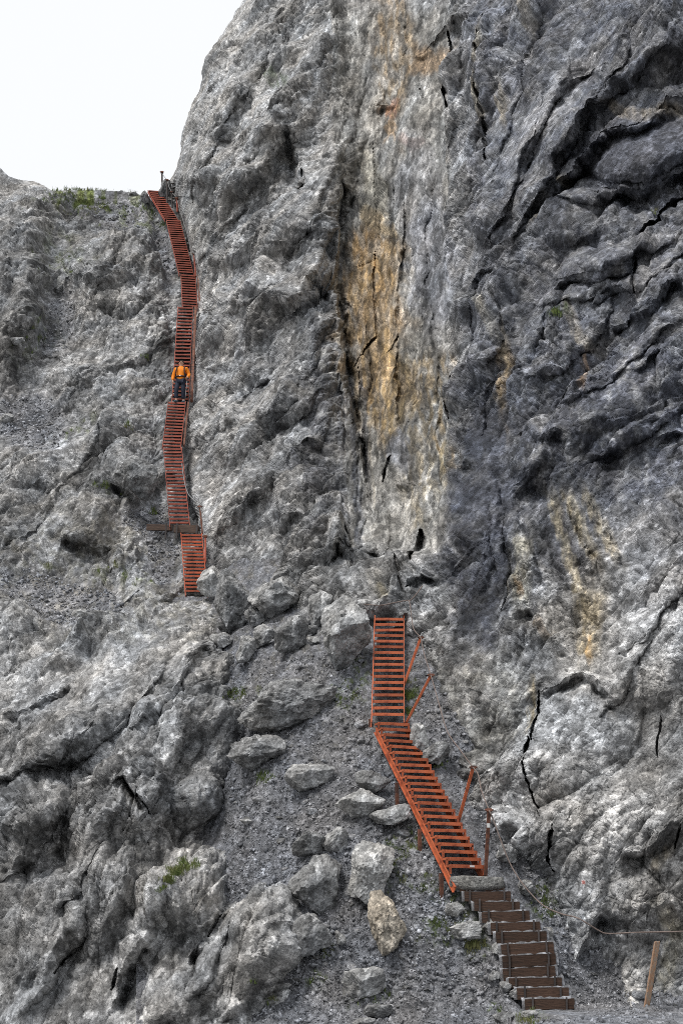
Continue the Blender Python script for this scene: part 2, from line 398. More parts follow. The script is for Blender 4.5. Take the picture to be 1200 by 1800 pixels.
xs = np.interp(v1, [a for a, _ in XS], [b for _, b in XS]) + 14 * sstep(318, 285, v1)
t = np.concatenate([np.linspace(0, 1, NC - NX), 1 + .75 * np.linspace(0, 1, NX + 1)[1:]])
U = np.zeros((ROWS, NW + NC)); V = np.repeat(v1[:, None], NW + NC, 1)
U[:, NW:] = xs[:, None] + (1335 - xs[:, None]) * t[None]
k = np.arange(NW, 0, -1)
U[:, :NW] = xs[:, None]
D = table(CLIFF, U, V) - .006 * np.maximum(U - 1335, 0)
D = blur(D, 18, 9)
# the edge of the massif rounds away on the left
r_e = np.where(v1 < 335, 42.0, 16.0)[:, None]; a_e = np.where(v1 < 335, 4.5, 1.2)[:, None]
r_e = boxblur(r_e, 30, 0); a_e = boxblur(a_e, 30, 0)
q = np.clip(1 - (U - xs[:, None]) / r_e, 0, 1); D += a_e * (1 - np.sqrt(np.maximum(1 - q * q, 0)))
upper = sstep(345, 320, v1)[:, None]
U[:, :NW] += upper * (k[None] ** 1.5) * .25 - (1 - upper) * .5 * k[None]
D[:, :NW] += (k[None] ** 1.15) * .28

zz = (900 - V) / F * D; xx = (U - 600) / F * D
w1 = fbm(U / 60, V / 60, 4, 901); w2 = fbm(U / 60 + 50, V / 60, 4, 902)
wob = (w1 * 16, w2 * 16)
wobs = (fbm(U / 22, V / 22, 3, 911) * 7, fbm(U / 22 + 9, V / 22, 3, 912) * 7)

# large built-in forms, metres towards (+bump) or away from (step, crack) the viewer
dD = np.zeros_like(D)
B = lambda *a, k=1.0, **kw: f_bump(dD, U, V, wob, *a[:-1], a[-1] * k, **kw)
ST = lambda poly, A, L, w=13: f_step(dD, U, V, wobs, poly, .85 * A, L, w)
CR = lambda poly, w, A: f_crack(dD, U, V, wobs, poly, w * .8, A * .8)
# left massif
B(470, 235, 200, 60, -52, 1.6, k=1.7); B(560, 330, 170, 50, -62, 1.4, k=1.7); B(395, 190, 90, 38, -60, 1.2, k=1.7); B(350, 290, 50, 60, -20, 1.2, k=1.7)
B(520, 500, 80, 46, -25, 1.8, k=1.7); B(430, 560, 130, 60, -40, 1.2, k=1.7); B(495, 700, 70, 52, -20, 1.5, k=1.7); B(400, 760, 80, 60, -50, 1.0, k=1.7)
B(530, 890, 70, 90, -40, 1.3, k=1.7); B(420, 880, 90, 50, -45, .9, k=1.7); B(560, 960, 60, 80, 10, 1.2, k=1.7); B(480, 410, 120, 40, -35, 1.0, k=1.7)
B(605, 940, 24, 80, 4, 1.0, k=1.7); B(640, 960, 26, 62, 0, .8, k=1.7)
for r_ in [(420, 330, 170, 26, -58, 1.2), (500, 180, 150, 24, -55, 1.2), (560, 420, 130, 24, -62, 1.2), (372, 215, 110, 20, -65, .9), (455, 490, 150, 26, -48, 1.1), (520, 640, 120, 24, -55, 1.0), (400, 690, 120, 26, -52, .9), (470, 840, 120, 26, -50, .9), (592, 240, 140, 20, -72, 1.0), (430, 120, 110, 22, -58, 1.0), (540, 800, 110, 22, -66, .8)]: B(*r_, p=3)
ST([(330, 355), (352, 318), (385, 322), (400, 345)], 1.4, 26); ST([(385, 245), (430, 240), (470, 200), (510, 170)], .9, 22)
ST([(540, 395), (585, 440), (592, 500)], 1.0, 20); ST([(470, 470), (520, 462), (575, 490), (585, 540)], 1.2, 26)
ST([(520, 230), (530, 290), (528, 335)], 1.4, 16); ST([(410, 660), (480, 655), (520, 650), (545, 700)], .7, 22)
ST([(500, 790), (545, 775), (570, 790)], 1.1, 26); ST([(340, 560), (420, 530), (500, 500)], .6, 18); ST([(350, 460), (410, 420), (470, 380), (540, 300)], .7, 22)
ST([(480, 930), (520, 900), (575, 890)], .6, 20); ST([(610, 985), (640, 1010), (648, 1030)], 1.2, 16); ST([(335, 175), (360, 120), (420, 60)], .8, 16)
CR([(530, 300), (528, 345)], 7, 1.6); CR([(598, 870), (610, 960), (604, 1010)], 4, .8)
# the recess with the ochre slab
ST([(604, 250), (592, 380), (588, 500), (604, 640), (626, 760), (650, 900)][::-1], 1.9, 16, 6)
ST([(700, 760), (700, 560), (708, 430), (715, 330)][::-1], -.7, 16, 5)
CR([(657, 440), (656, 500), (661, 590), (640, 612), (622, 640)], 2.6, .6); CR([(654, 250), (658, 330), (660, 380)], 2, .35); CR([(700, 590), (690, 615), (676, 620)], 2.2, .6)
CR([(790, 60), (795, 130), (786, 200), (790, 236)], 6, 2.4); CR([(735, 150), (742, 172)], 3, .8)
for r_ in [(800, 150, 14, 150, 6, .8), (835, 200, 12, 200, 8, .7), (905, 120, 16, 190, 17, .9), (770, 330, 16, 130, 0, .7), (742, 420, 12, 120, 2, .6), (640, 720, 12, 200, -4, .6), (612, 760, 10, 170, -4, .6), (722, 600, 12, 160, 2, .5), (752, 660, 14, 150, -3, .7), (596, 560, 9, 150, -3, .6), (676, 330, 16, 90, 2, .6), (700, 40, 12, 70, 4, .6), (668, 900, 14, 100, -4, .7), (628, 930, 12, 100, 0, .7)]: B(*r_, p=3)
ST([(716, 95), (745, 85), (770, 60), (815, 28)], 1.6, 26, 18); ST([(640, 190), (668, 180), (690, 176)], .7, 20)
ST([(660, 150), (654, 220), (640, 300)][::-1], .8, 16)
CR([(628, 640), (632, 720), (645, 830), (655, 890)], 2.5, .45); CR([(738, 930), (737, 965), (733, 1000)], 7, 1.8)
CR([(790, 660), (795, 715), (792, 740)], 7, 1.6); ST([(690, 850), (740, 845), (780, 870)], .6, 14); CR([(686, 800), (676, 850)], 4, .9)
ST([(640, 990), (700, 980), (740, 1000), (775, 1020)], .6, 20); CR([(706, 1000), (712, 1050)], 6, .9); CR([(722, 1045), (760, 1020)], 7, .9)
B(680, 790, 40, 60, 0, .5); B(745, 880, 36, 40, 0, .7); B(720, 270, 34, 60, 0, .7); B(740, 190, 40, 50, 10, .7); B(650, 1060, 70, 44, -20, 1.0)
# right massif: diagonal slabs, roofs, ribs
B(860, 520, 60, 260, 12, 1.2); B(930, 180, 46, 230, 32, 1.5); B(1010, 190, 40, 120, 42, 1.4); B(870, 100, 24, 160, 14, .8)
B(1120, 245, 110, 62, -16, 2.2, p=3); B(1130, 60, 120, 90, -30, 1.5); B(1040, 450, 70, 36, -12, 1.6, p=3); B(1000, 395, 60, 28, -22, 1.0)
B(1150, 520, 90, 80, -35, 1.2); B(1090, 700, 140, 60, -38, 1.6); B(930, 790, 60, 50, -25, 1.4); B(830, 900, 44, 170, 4, 1.0)
B(905, 930, 30, 80, -14, .7); B(985, 960, 24, 130, -26, .7); B(1040, 930, 24, 120, -30, .6); B(1150, 960, 130, 70, -48, 1.4)
B(1060, 1250, 60, 110, 14, .5, p=3); B(1140, 1150, 110, 90, -40, .6); B(870, 1180, 80, 110, 8, .7); B(1110, 1450, 120, 120, -30, .4)
B(810, 1340, 70, 60, -30, .8); B(930, 1470, 60, 60, 0, .9); B(1100, 1600, 90, 60, 0, .4); B(1030, 1610, 34, 130, 12, .7)
for r_ in [(965, 275, 200, 16, -62, 1.1), (1003, 225, 190, 14, -60, 1.0), (925, 250, 180, 14, -67, 1.0), (893, 300, 170, 12, -72, .9), (1090, 430, 90, 18, -15, 1.0), (1010, 505, 80, 16, -12, .9), (1130, 470, 110, 16, -30, .9), (1000, 600, 110, 18, -48, 1.0), (1080, 640, 120, 18, -38, 1.0), (1120, 745, 120, 18, -35, .9), (915, 620, 90, 14, -62, .8), (1110, 120, 110, 18, -42, 1.0), (858, 640, 120, 14, -84, .8), (820, 560, 110, 13, -80, .8), (1040, 340, 60, 14, -18, .9), (870, 960, 140, 12, 86, .6), (1150, 1060, 110, 20, -48, .8), (1090, 1180, 90, 16, -60, .6)]: B(*r_, p=3)
ST([(900, 362), (925, 352), (960, 332), (1012, 292), (1030, 250), (1058, 216), (1110, 203), (1155, 177), (1210, 160)], 1.7, 26, 24)
ST([(1034, 336), (1076, 320), (1110, 324), (1162, 290), (1215, 276)], 1.9, 34, 28)
ST([(958, 484), (1012, 466), (1065, 486), (1104, 502)], 1.4, 28, 22); ST([(956, 168), (990, 140), (1042, 110)], .8, 20, 14)
ST([(818, 516), (846, 488), (870, 470)], 1.0, 18); ST([(870, 560), (905, 600), (925, 640)], -.7, 16); ST([(1060, 560), (1120, 540), (1190, 480)], 1.0, 24)
ST([(890, 760), (925, 745), (960, 770), (1000, 765)], .5, 20); ST([(884, 846), (919, 833), (955, 838), (975, 850)], .8, 34, 22)
ST([(960, 700), (1040, 660), (1120, 640), (1200, 600)], .75, 30); ST([(1040, 800), (1110, 780), (1200, 740)], .75, 34)
ST([(900, 885), (915, 910), (932, 960), (950, 1010)], -.7, 16, 6); ST([(990, 870), (1016, 930), (1050, 1000)], -.5, 10, 5); ST([(1030, 860), (1066, 920), (1092, 985)], -.5, 10, 5)
ST([(776, 1000), (776, 900), (799, 806), (803, 675)], -.9, 18, 6); ST([(880, 440), (900, 380), (960, 290)], -.6, 14)
CR([(1110, 406), (1147, 376), (1166, 352), (1205, 336)], 4.5, 1.4); CR([(1104, 500), (1112, 440)], 3.5, .9); CR([(852, 70), (850, 180), (852, 280)], 3, .9)
CR([(938, 1205), (934, 1302)], 3, .9); CR([(930, 1296), (930, 1340)], 3.4, 1.1); CR([(934, 1340), (936, 1390), (946, 1434)], 1.8, .5)
CR([(976, 1452), (968, 1482), (972, 1532)], 3.2, .8); CR([(1150, 1250), (1140, 1320)], 2.4, .4); CR([(1200, 1450), (1190, 1490)], 2.5, .4)
ST([(935, 1212), (960, 1197), (1010, 1172), (1036, 1180), (1076, 1226), (1082, 1250)], .8, 22); ST([(930, 1060), (960, 1110), (1000, 1140)], .5, 20)
ST([(1130, 1590), (1150, 1600), (1180, 1580)], .5, 14); ST([(1000, 1690), (1030, 1650), (1050, 1600)], .8, 20); ST([(1090, 1500), (1140, 1495), (1190, 1440)], .7, 20)
ST([(780, 1215), (790, 1260), (800, 1330)], .6, 16); ST([(735, 1290), (790, 1270), (830, 1300)], .8, 22)
D0 = D.copy()
D = D + dD
P = P3(U, V, D)
P0 = P3(blur(U, 3, 3), V, blur(D0 + .35 * blur(dD, 26, 16), 10, 10)); nrm = grid_normals(P0)
# fracture, finer and finer; s runs along the wall, h up it
s = P0[..., 0] * 1.0 - P0[..., 1] * .25; h = P0[..., 2] * 1.0
nrm = nrm * .65 - np.array([0, .35, -.05]); nrm /= np.linalg.norm(nrm, axis=-1, keepdims=True)
left = sstep(640, 560, U + w1 * 20) ; mid = sstep(588, 606, U + w1 * 12 - .03 * (V - 500)) * sstep(800, 770, U + w2 * 12) * sstep(1010, 940, V); right = 1 - np.clip(left + mid, 0, 1)
th = np.radians(50 * left + 90 * mid + 42 * right + 24 * fbm(s / 7, h / 7, 2, 31))
th = np.where((U > 900) & (V > 840), th + np.radians(30) * ((U - 900) / 300).clip(0, 1) * 0, th)
# rotate by a few fixed angles and mix, so that the fabric follows the beds
def fabric(fn, ang, stretch, sc):
    c, q_ = math.cos(math.radians(ang)), math.sin(math.radians(ang))
    a = (s * c + h * q_) * sc / stretch; b = (-s * q_ + h * c) * sc
    return fn(a, b)
wx, wy = fbm(s * .9, h * .9, 3, 41), fbm(s * .9 + 30, h * .9, 3, 43)
rough = .95 * left + .55 * mid + .95 * right
LV = [(5.5, 1.1), (2.6, .75), (1.25, .44), (.6, .27), (.28, .18), (.13, .11), (.065, .06)]
pat = .55 + .75 * sstep(-.3, .35, fbm(s * .35, h * .35, 3, 99))
Ha, ta = jointed(s, h, (50, 14), 2.2, LV, 101, D0); Hb, tb = jointed(s, h, (91, 4), 6.0, [(3.0, .5), (1.4, .45), (.8, .3), (.42, .13), (.2, .08), (.1, .05), (.06, .03)], 501, D0)
smooth = np.clip(ell(U, V, wob, 1120, 245, 115, 58, -16) + ell(U, V, wob, 1045, 450, 80, 36, -12) + .8 * ell(U, V, wob, 835, 930, 60, 190, 4) + .8 * ell(U, V, wob, 1000, 930, 90, 100, -30) + .7 * ell(U, V, wob, 960, 190, 60, 200, 32) + .6 * ell(U, V, wob, 820, 1210, 90, 120, 8) + .55 * ell(U, V, wob, 1080, 1420, 180, 340, 0) + .6 * ell(U, V, wob, 340, 400, 30, 60, -10), 0, 1)
H = Ha * (left + right) * pat * (1 - .6 * smooth) + Hb * mid; tone = ta * (left + right) + tb * mid
H = (H - H.mean()) * rough
damp = sstep(2, 40, np.abs(U - xs[:, None]) + 200 * (V < 330))      # keep the foot by the upper stairs tidy
H *= .35 + .65 * damp; H *= 1 - .55 * sstep(26, 4, U - xs[:, None]) * (V < 345)
P = P + nrm * H[..., None]
P = stair_clear(P, .30, 3)

# colour of the stone itself
def mixc(T, c, w):
    k = np.clip(1 + 1.0 * tone, .35, 1.9)[..., None] if tone is not None else 1
    T += (np.array(c, np.float32) * k - T) * np.clip(w, 0, 1)[..., None]
T = np.zeros(U.shape + (3,), np.float32)
g = fbm(s * .5, h * .5, 4, 301); g2 = fabric(lambda a, b: fbm(a, b, 3, 311, .6), 48, 1.5, 1.3)
T[:] = (.325, .323, .318)
T *= np.clip(1 + .3 * g + .3 * g2 + 1.1 * tone, .25, 2)[..., None]
n4 = fbm(U / 30, V / 30, 3, 331, .6); n5 = fbm(U / 10, V / 30, 2, 333, .6)
W = (w1 * 40 + n5 * 10, w2 * 40)
E = lambda *a, **k: ell(U, V, W, *a, **k)
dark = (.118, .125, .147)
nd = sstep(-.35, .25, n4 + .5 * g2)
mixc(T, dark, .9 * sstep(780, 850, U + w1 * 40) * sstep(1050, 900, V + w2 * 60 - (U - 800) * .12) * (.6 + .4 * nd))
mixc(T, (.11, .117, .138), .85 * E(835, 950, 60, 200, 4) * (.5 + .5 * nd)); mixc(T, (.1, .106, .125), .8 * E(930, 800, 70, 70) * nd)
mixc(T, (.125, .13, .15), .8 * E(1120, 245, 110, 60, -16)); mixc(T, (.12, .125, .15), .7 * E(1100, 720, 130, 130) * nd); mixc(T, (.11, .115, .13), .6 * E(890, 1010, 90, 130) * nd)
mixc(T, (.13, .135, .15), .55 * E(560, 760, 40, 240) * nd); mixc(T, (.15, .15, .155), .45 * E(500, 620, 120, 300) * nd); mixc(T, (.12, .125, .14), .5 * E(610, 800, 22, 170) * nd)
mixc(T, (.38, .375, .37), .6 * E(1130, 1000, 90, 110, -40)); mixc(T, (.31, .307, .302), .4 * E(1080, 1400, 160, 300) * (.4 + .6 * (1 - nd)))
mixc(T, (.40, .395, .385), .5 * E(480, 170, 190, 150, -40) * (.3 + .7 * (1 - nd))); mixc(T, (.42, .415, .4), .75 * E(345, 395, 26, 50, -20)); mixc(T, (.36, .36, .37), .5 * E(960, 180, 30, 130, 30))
mixc(T, (.40, .385, .34), .55 * E(820, 1230, 110, 100) * (.4 + .6 * (1 - nd)))
# recess: greys, ochre stain, streaks
band = mid * sstep(-10, 40, V)
mixc(T, (.27, .26, .235), .65 * band); och = (.345, .235, .12)
ns = sstep(-.25, .3, n5)
mixc(T, och, .9 * E(655, 560, 52, 110) * (.6 + .4 * ns)); mixc(T, (.34, .225, .09), .85 * E(688, 690, 40, 90) * (.55 + .45 * ns)); mixc(T, (.37, .245, .115), .8 * E(662, 455, 48, 55) * (.4 + .6 * ns)); mixc(T, (.33, .25, .15), .5 * E(640, 640, 44, 120) * ns); mixc(T, (.31, .26, .17), .5 * E(740, 760, 50, 150) * ns)
mixc(T, (.40, .30, .17), .7 * E(655, 385, 26, 20)); mixc(T, (.31, .225, .13), .7 * E(690, 80, 38, 120) * (.35 + .65 * ns)); mixc(T, (.27, .175, .09), .7 * E(750, 105, 38, 36)); mixc(T, (.38, .23, .1), .5 * E(690, 210, 12, 50) * ns)
mixc(T, (.42, .2, .12), .5 * E(684, 185, 10, 16)); mixc(T, (.42, .25, .2), .4 * E(725, 250, 24, 12)); mixc(T, (.36, .25, .12), .6 * E(775, 800, 14, 40) * ns); mixc(T, (.28, .2, .1), .5 * E(760, 690, 36, 70) * ns)
mixc(T, (.34, .36, .41), .6 * E(705, 790, 18, 50, 8)); mixc(T, (.36, .36, .37), .6 * E(730, 330, 34, 110)); mixc(T, (.27, .285, .33), .55 * E(760, 470, 40, 120)); mixc(T, (.34, .31, .24), .5 * E(650, 330, 24, 60))
for poly, w, c, a in [
    ([(596, 400), (594, 500), (600, 620)], 7, (.45, .42, .36), .7), ([(640, 740), (650, 830), (660, 900)], 7, (.46, .42, .34), .7), ([(590, 690), (600, 800), (606, 960)], 8, (.4, .41, .43), .6),
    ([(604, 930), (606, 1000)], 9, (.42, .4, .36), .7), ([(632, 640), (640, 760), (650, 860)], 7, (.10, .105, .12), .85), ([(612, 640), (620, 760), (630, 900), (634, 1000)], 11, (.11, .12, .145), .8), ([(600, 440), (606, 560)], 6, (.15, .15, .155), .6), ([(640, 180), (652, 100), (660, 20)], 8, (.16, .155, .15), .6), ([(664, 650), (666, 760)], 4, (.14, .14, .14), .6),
    ([(884, 600), (888, 680), (882, 760)], 13, (.42, .31, .17), .8), ([(880, 560), (884, 640)], 8, (.4, .35, .27), .6), ([(1020, 600), (1022, 650), (1026, 690)], 8, (.38, .24, .12), .6),
    ([(965, 850), (985, 930), (1010, 1010), (1030, 1090)], 15, (.42, .37, .27), .85), ([(990, 850), (1020, 920), (1050, 990)], 17, (.40, .35, .25), .85), ([(1020, 850), (1055, 920), (1085, 985)], 16, (.38, .33, .24), .75),
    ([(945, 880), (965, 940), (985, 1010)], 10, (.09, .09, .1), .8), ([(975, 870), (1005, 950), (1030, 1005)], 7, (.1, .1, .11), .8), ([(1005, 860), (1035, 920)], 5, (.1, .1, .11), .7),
    ([(915, 920), (905, 980), (915, 1060)], 30, (.40, .37, .29), .75), ([(905, 1010), (912, 1040)], 9, (.38, .22, .08), .6), ([(1045, 1020), (1030, 1090), (1025, 1150)], 32, (.42, .36, .25), .8),
    ([(1028, 1100), (1030, 1150)], 9, (.40, .25, .09), .7), ([(925, 1180), (928, 1230), (924, 1290)], 9, (.40, .31, .16), .75), ([(945, 1090), (960, 1120)], 10, (.4, .28, .15), .5),
    ([(960, 1060), (990, 1130)], 34, (.40, .39, .37), .6), ([(985, 310), (1000, 330)], 14, (.42, .36, .24), .6), ([(1060, 180), (1110, 190), (1200, 180)], 12, (.42, .36, .27), .55), ([(965, 350), (950, 380), (940, 400)], 9, (.38, .3, .17), .5),
    ([(1160, 1590), (1190, 1640), (1160, 1740)], 24, (.42, .38, .28), .6), ([(1150, 1530), (1190, 1480)], 14, (.42, .36, .26), .5), ([(860, 60), (850, 140), (846, 220)], 9, (.40, .36, .28), .6), ([(885, 150), (880, 220)], 8, (.38, .33, .24), .5),
    ([(930, 60), (940, 20)], 10, (.33, .28, .2), .5), ([(850, 520), (870, 600)], 14, (.36, .33, .26), .6), ([(990, 520), (1010, 580), (1040, 600)], 14, (.38, .33, .25), .5), ([(780, 760), (776, 860)], 9, (.40, .33, .2), .6),
    ([(690, 850), (730, 845), (760, 838)], 5, (.55, .53, .5), .7), ([(735, 890), (738, 930)], 8, (.44, .38, .27), .6), ([(800, 950), (812, 910)], 5, (.45, .43, .38), .7), ([(668, 1040), (680, 1060)], 18, (.40, .34, .2), .5)]:
    mixc(T, c, a * streak(U, V, (n5 * 8, n4 * 6), poly, w) * (.55 + .45 * ns))
mixc(T, (.055, .09, .03), .8 * E(975, 550, 12, 18) * ns); mixc(T, (.07, .11, .03), .5 * E(480, 130, 20, 12) * ns)
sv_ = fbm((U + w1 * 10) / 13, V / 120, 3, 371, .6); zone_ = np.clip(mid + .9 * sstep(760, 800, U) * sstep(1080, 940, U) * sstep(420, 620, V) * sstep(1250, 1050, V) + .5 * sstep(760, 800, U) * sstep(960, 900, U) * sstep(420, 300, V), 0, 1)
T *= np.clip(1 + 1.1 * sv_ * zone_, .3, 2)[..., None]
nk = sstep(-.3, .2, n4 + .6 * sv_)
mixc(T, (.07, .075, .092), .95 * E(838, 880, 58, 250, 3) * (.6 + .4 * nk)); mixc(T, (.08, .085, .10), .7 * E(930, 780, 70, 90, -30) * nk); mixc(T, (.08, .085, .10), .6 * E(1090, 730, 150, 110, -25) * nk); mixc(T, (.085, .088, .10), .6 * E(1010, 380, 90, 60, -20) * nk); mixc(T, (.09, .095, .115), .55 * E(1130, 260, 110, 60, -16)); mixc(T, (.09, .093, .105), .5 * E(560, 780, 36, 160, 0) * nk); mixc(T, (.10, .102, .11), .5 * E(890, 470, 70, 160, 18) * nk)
# pale quartz flecks and dark lichen at the size of a hand
fl = fbm(s * 4, h * 4, 2, 351, .7) * np.clip((F / D / 8 - 4) / 6, 0, 1); T *= (1 + .6 * sstep(.28, .6, fl) - .4 * sstep(.2, .55, -fl))[..., None]
cx_, cy_ = 1023, 1560                                            # the painted trail mark on the rock
mixc(T, (.62, .61, .6), .85 * ((np.abs(U - 1023 + (V - 1560) * .25) < 3.4) & (np.abs(V - 1562) < 14))); mixc(T, (.45, .12, .09), .8 * ((np.abs(U - 1026) < 2.6) & (np.abs(V - 1552) < 3.5)))
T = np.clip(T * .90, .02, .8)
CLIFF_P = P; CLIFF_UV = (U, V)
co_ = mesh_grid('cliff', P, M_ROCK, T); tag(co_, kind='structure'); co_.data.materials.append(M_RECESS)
co_.data.polygons.foreach_set('material_index', (mid[:-1, :-1] > .5).astype(np.int32).reshape(-1))

# ------------------------------------------------------------------ the rocky slope on the left
SLOPE = {
 295: [(-110, 74), (0, 72), (90, 73), (190, 73), (265, 73), (300, 73), (340, 75)],
 345: [(-110, 70), (0, 67.5), (60, 68), (95, 70), (190, 71.6), (265, 72.2), (300, 71.7), (340, 74)],
 400: [(-110, 66), (0, 64), (60, 64.5), (100, 67.2), (200, 67.6), (265, 68.6), (300, 68.6), (345, 71)],
 480: [(-110, 61), (0, 60), (60, 60.5), (100, 63.6), (180, 62.7), (260, 63.4), (312, 64.9), (350, 68)],
 540: [(-110, 58.5), (0, 57.5), (50, 58), (90, 60.8), (180, 59.5), (260, 60), (312, 61.2), (350, 64.5)],
 620: [(-110, 56), (0, 54.8), (40, 55.5), (80, 57.8), (180, 57), (260, 57), (308, 58), (350, 61.5)],
 700: [(-110, 54), (0, 53.5), (100, 54), (200, 53.7), (260, 53.9), (303, 54.5), (340, 57)],
 785: [(-110, 50.6), (0, 50), (150, 50), (230, 49.8), (288, 51.2), (330, 53)],
 860: [(-110, 48.4), (0, 48), (100, 47.5), (230, 47.2), (285, 49), (335, 50.5)],
 930: [(-110, 46), (0, 45.5), (100, 44.5), (220, 45), (260, 45.9), (320, 46.6), (360, 48)],
 1000: [(-110, 44), (0, 43.5), (150, 43), (250, 42.9), (320, 43.6), (370, 45)],
 1060: [(-110, 41), (0, 40.6), (120, 40.6), (250, 39.6), (330, 39.9), (385, 40.4), (440, 42)],
 1120: [(-110, 38.6), (0, 38), (120, 37.8), (250, 36.5), (355, 36.2), (385, 37.2), (440, 40)],
 1200: [(-110, 36), (0, 35.5), (100, 35), (250, 33.5), (350, 33.1), (388, 33.8), (425, 37)],
 1300: [(-110, 33), (0, 32.5), (100, 31.7), (250, 31), (350, 30.9), (400, 31.2), (440, 32), (480, 35)],
 1400: [(-110, 31), (0, 30.5), (200, 29.3), (320, 29.3), (375, 29.9), (440, 32.6)],
 1480: [(-110, 29.5), (0, 29), (150, 28.2), (270, 28.4), (310, 29.0), (380, 30.6)],
 1530: [(-110, 28.6), (0, 28.2), (150, 27.4), (265, 27.3), (310, 26.9), (350, 27.0), (380, 27.4), (420, 29)],
 1600: [(-110, 27.4), (0, 27), (150, 26.3), (300, 25.6), (400, 25.6), (470, 25.8), (512, 26.6), (545, 28)],
 1700: [(-110, 26), (0, 25.6), (150, 25), (300, 24.4), (420, 24.3), (485, 24.6), (510, 25.4), (540, 27)],
 1850: [(-110, 24), (0, 23.5), (150, 23), (300, 22.7), (400, 22.7), (450, 23.2), (500, 24.5)],
}
SKY = [(-110, 318), (0, 307), (30, 314), (50, 318), (75, 326), (92, 337), (130, 338), (190, 341), (225, 343), (262, 344), (300, 332), (560, 330)]
NB, NR, NCc = 26, 830, 370
u1 = np.concatenate([np.linspace(-520, -108, 30), np.linspace(-105, 560, NCc - 30)]); vs_ = np.interp(u1, [a for a, _ in SKY], [b for _, b in SKY])
tt = np.linspace(0, 1, NR)
V = np.zeros((NB + NR, NCc)); U = np.repeat(u1[None], NB + NR, 0)
V[NB:] = vs_[None] + (1845 - vs_[None]) * tt[:, None]
V[:NB] = vs_[None]
# depth table read on straight rows, then resampled on the rows that start at the skyline
vg = np.arange(290, 1860, 2.0); Ug = np.repeat(u1[None], len(vg), 0); Vg = np.repeat(vg[:, None], NCc, 1)
Dg = blur(table(SLOPE, Ug, Vg), 9, 5)
D = np.zeros_like(V)
for j in range(NCc): D[:, j] = np.interp(V[:, j], vg, Dg[:, j])
kb = np.arange(NB, 0, -1)[:, None]
D[:NB] += kb ** 1.25 * .45; V[:NB] += kb ** 1.2 * .35                    # over the crest and away
w1 = fbm(U / 60, V / 60, 4, 921); w2 = fbm(U / 60 + 50, V / 60, 4, 922); wob = (w1 * 16, w2 * 16)
wobs = (fbm(U / 22, V / 22, 3, 931) * 7, fbm(U / 22 + 9, V / 22, 3, 932) * 7)
dD = np.zeros_like(D)
ST = lambda poly, A, L, w=16: f_step(dD, U, V, wobs, poly, .6 * A, L, w)
for r_ in [(90, 1330, 130, 22, -48, .9), (200, 1250, 140, 20, -50, .9), (300, 1200, 110, 18, -55, .8), (60, 1480, 110, 22, -52, .8), (160, 1500, 120, 20, -60, .8), (250, 1620, 110, 20, -62, .8), (90, 1680, 110, 20, -60, .8), (360, 1680, 80, 20, -60, .7), (180, 480, 70, 14, -70, .9), (240, 520, 60, 12, -65, .8), (300, 1330, 100, 16, -70, .7), (130, 800, 80, 14, -50, .7), (60, 900, 80, 14, -45, .7), (200, 1050, 80, 14, -35, .7)]: B(*r_, p=3)
B(35, 470, 60, 160, 8, 2.2); B(190, 455, 80, 60, -25, 2.0); B(260, 480, 40, 60, -50, 1.2); B(55, 350, 40, 30, 20, 1.2); B(240, 830, 52, 40, -10, 1.6); B(150, 900, 70, 50, -15, 1.6)
B(110, 640, 60, 60, 10, 1.2); B(230, 600, 90, 60, -20, 1.0); B(60, 820, 60, 40, -20, .9); B(200, 750, 60, 30, -30, .9); B(290, 1020, 60, 26, -20, 1.0); B(130, 1120, 120, 40, -30, 1.2)
B(300, 1150, 90, 60, -50, 1.4); B(120, 1290, 140, 40, -42, 1.4); B(300, 1280, 60, 120, 20, .8); B(60, 1450, 100, 40, -50, 1.3); B(230, 1400, 70, 110, 20, .9); B(330, 1570, 70, 70, 0, 1.5)
B(450, 1640, 60, 100, 0, 1.0); B(180, 1580, 60, 110, 25, 1.2); B(60, 1640, 60, 100, 25, 1.0); B(300, 1740, 120, 60, -30, .8); B(400, 1730, 60, 70, 0, .8)
ST([(205, 830), (240, 868), (275, 850), (290, 820)], 1.2, 18); ST([(10, 650), (5, 560), (40, 500), (70, 420)][::-1], 1.2, 26); ST([(110, 930), (160, 950), (200, 940)], .9, 22)
ST([(30, 610), (70, 625), (95, 605)], 1.0, 20); ST([(150, 540), (200, 530), (250, 545), (300, 520)], .8, 24); ST([(140, 660), (200, 640), (300, 600)], .6, 20); ST([(120, 480), (170, 500), (215, 505)], .8, 22)
ST([(0, 1110), (60, 1090), (130, 1130), (200, 1090)], .8, 24); ST([(360, 1130), (385, 1170), (388, 1230)], 1.2, 22); ST([(215, 1375), (240, 1405), (258, 1440)], 1.2, 16, 6); ST([(0, 1260), (50, 1235), (120, 1190)], .9, 24)
ST([(60, 1400), (90, 1360), (130, 1330)], .9, 24); ST([(130, 1620), (140, 1680), (100, 1700)], .5, 18); ST([(390, 1590), (370, 1630), (320, 1670)][::-1], 1.1, 20); ST([(185, 1760), (200, 1700), (240, 1640)], 1.0, 18)
ST([(500, 1640), (505, 1690), (490, 1740)], 1.0, 16); ST([(10, 1480), (60, 1460), (90, 1420)], .9, 22); ST([(60, 1560), (80, 1500), (130, 1460)], .8, 22); ST([(280, 1320), (340, 1290), (390, 1300)], .6, 22)
CR = lambda poly, w, A: f_crack(dD, U, V, wobs, poly, w * .6, A * .5)
CR([(222, 1388), (262, 1440)], 4, 1.1); CR([(90, 1700), (140, 1640)], 4, 1.0); CR([(395, 1590), (365, 1640)], 4, .8); CR([(185, 1720), (200, 1690)], 5, 1.0)
D0 = D.copy(); D = D + dD
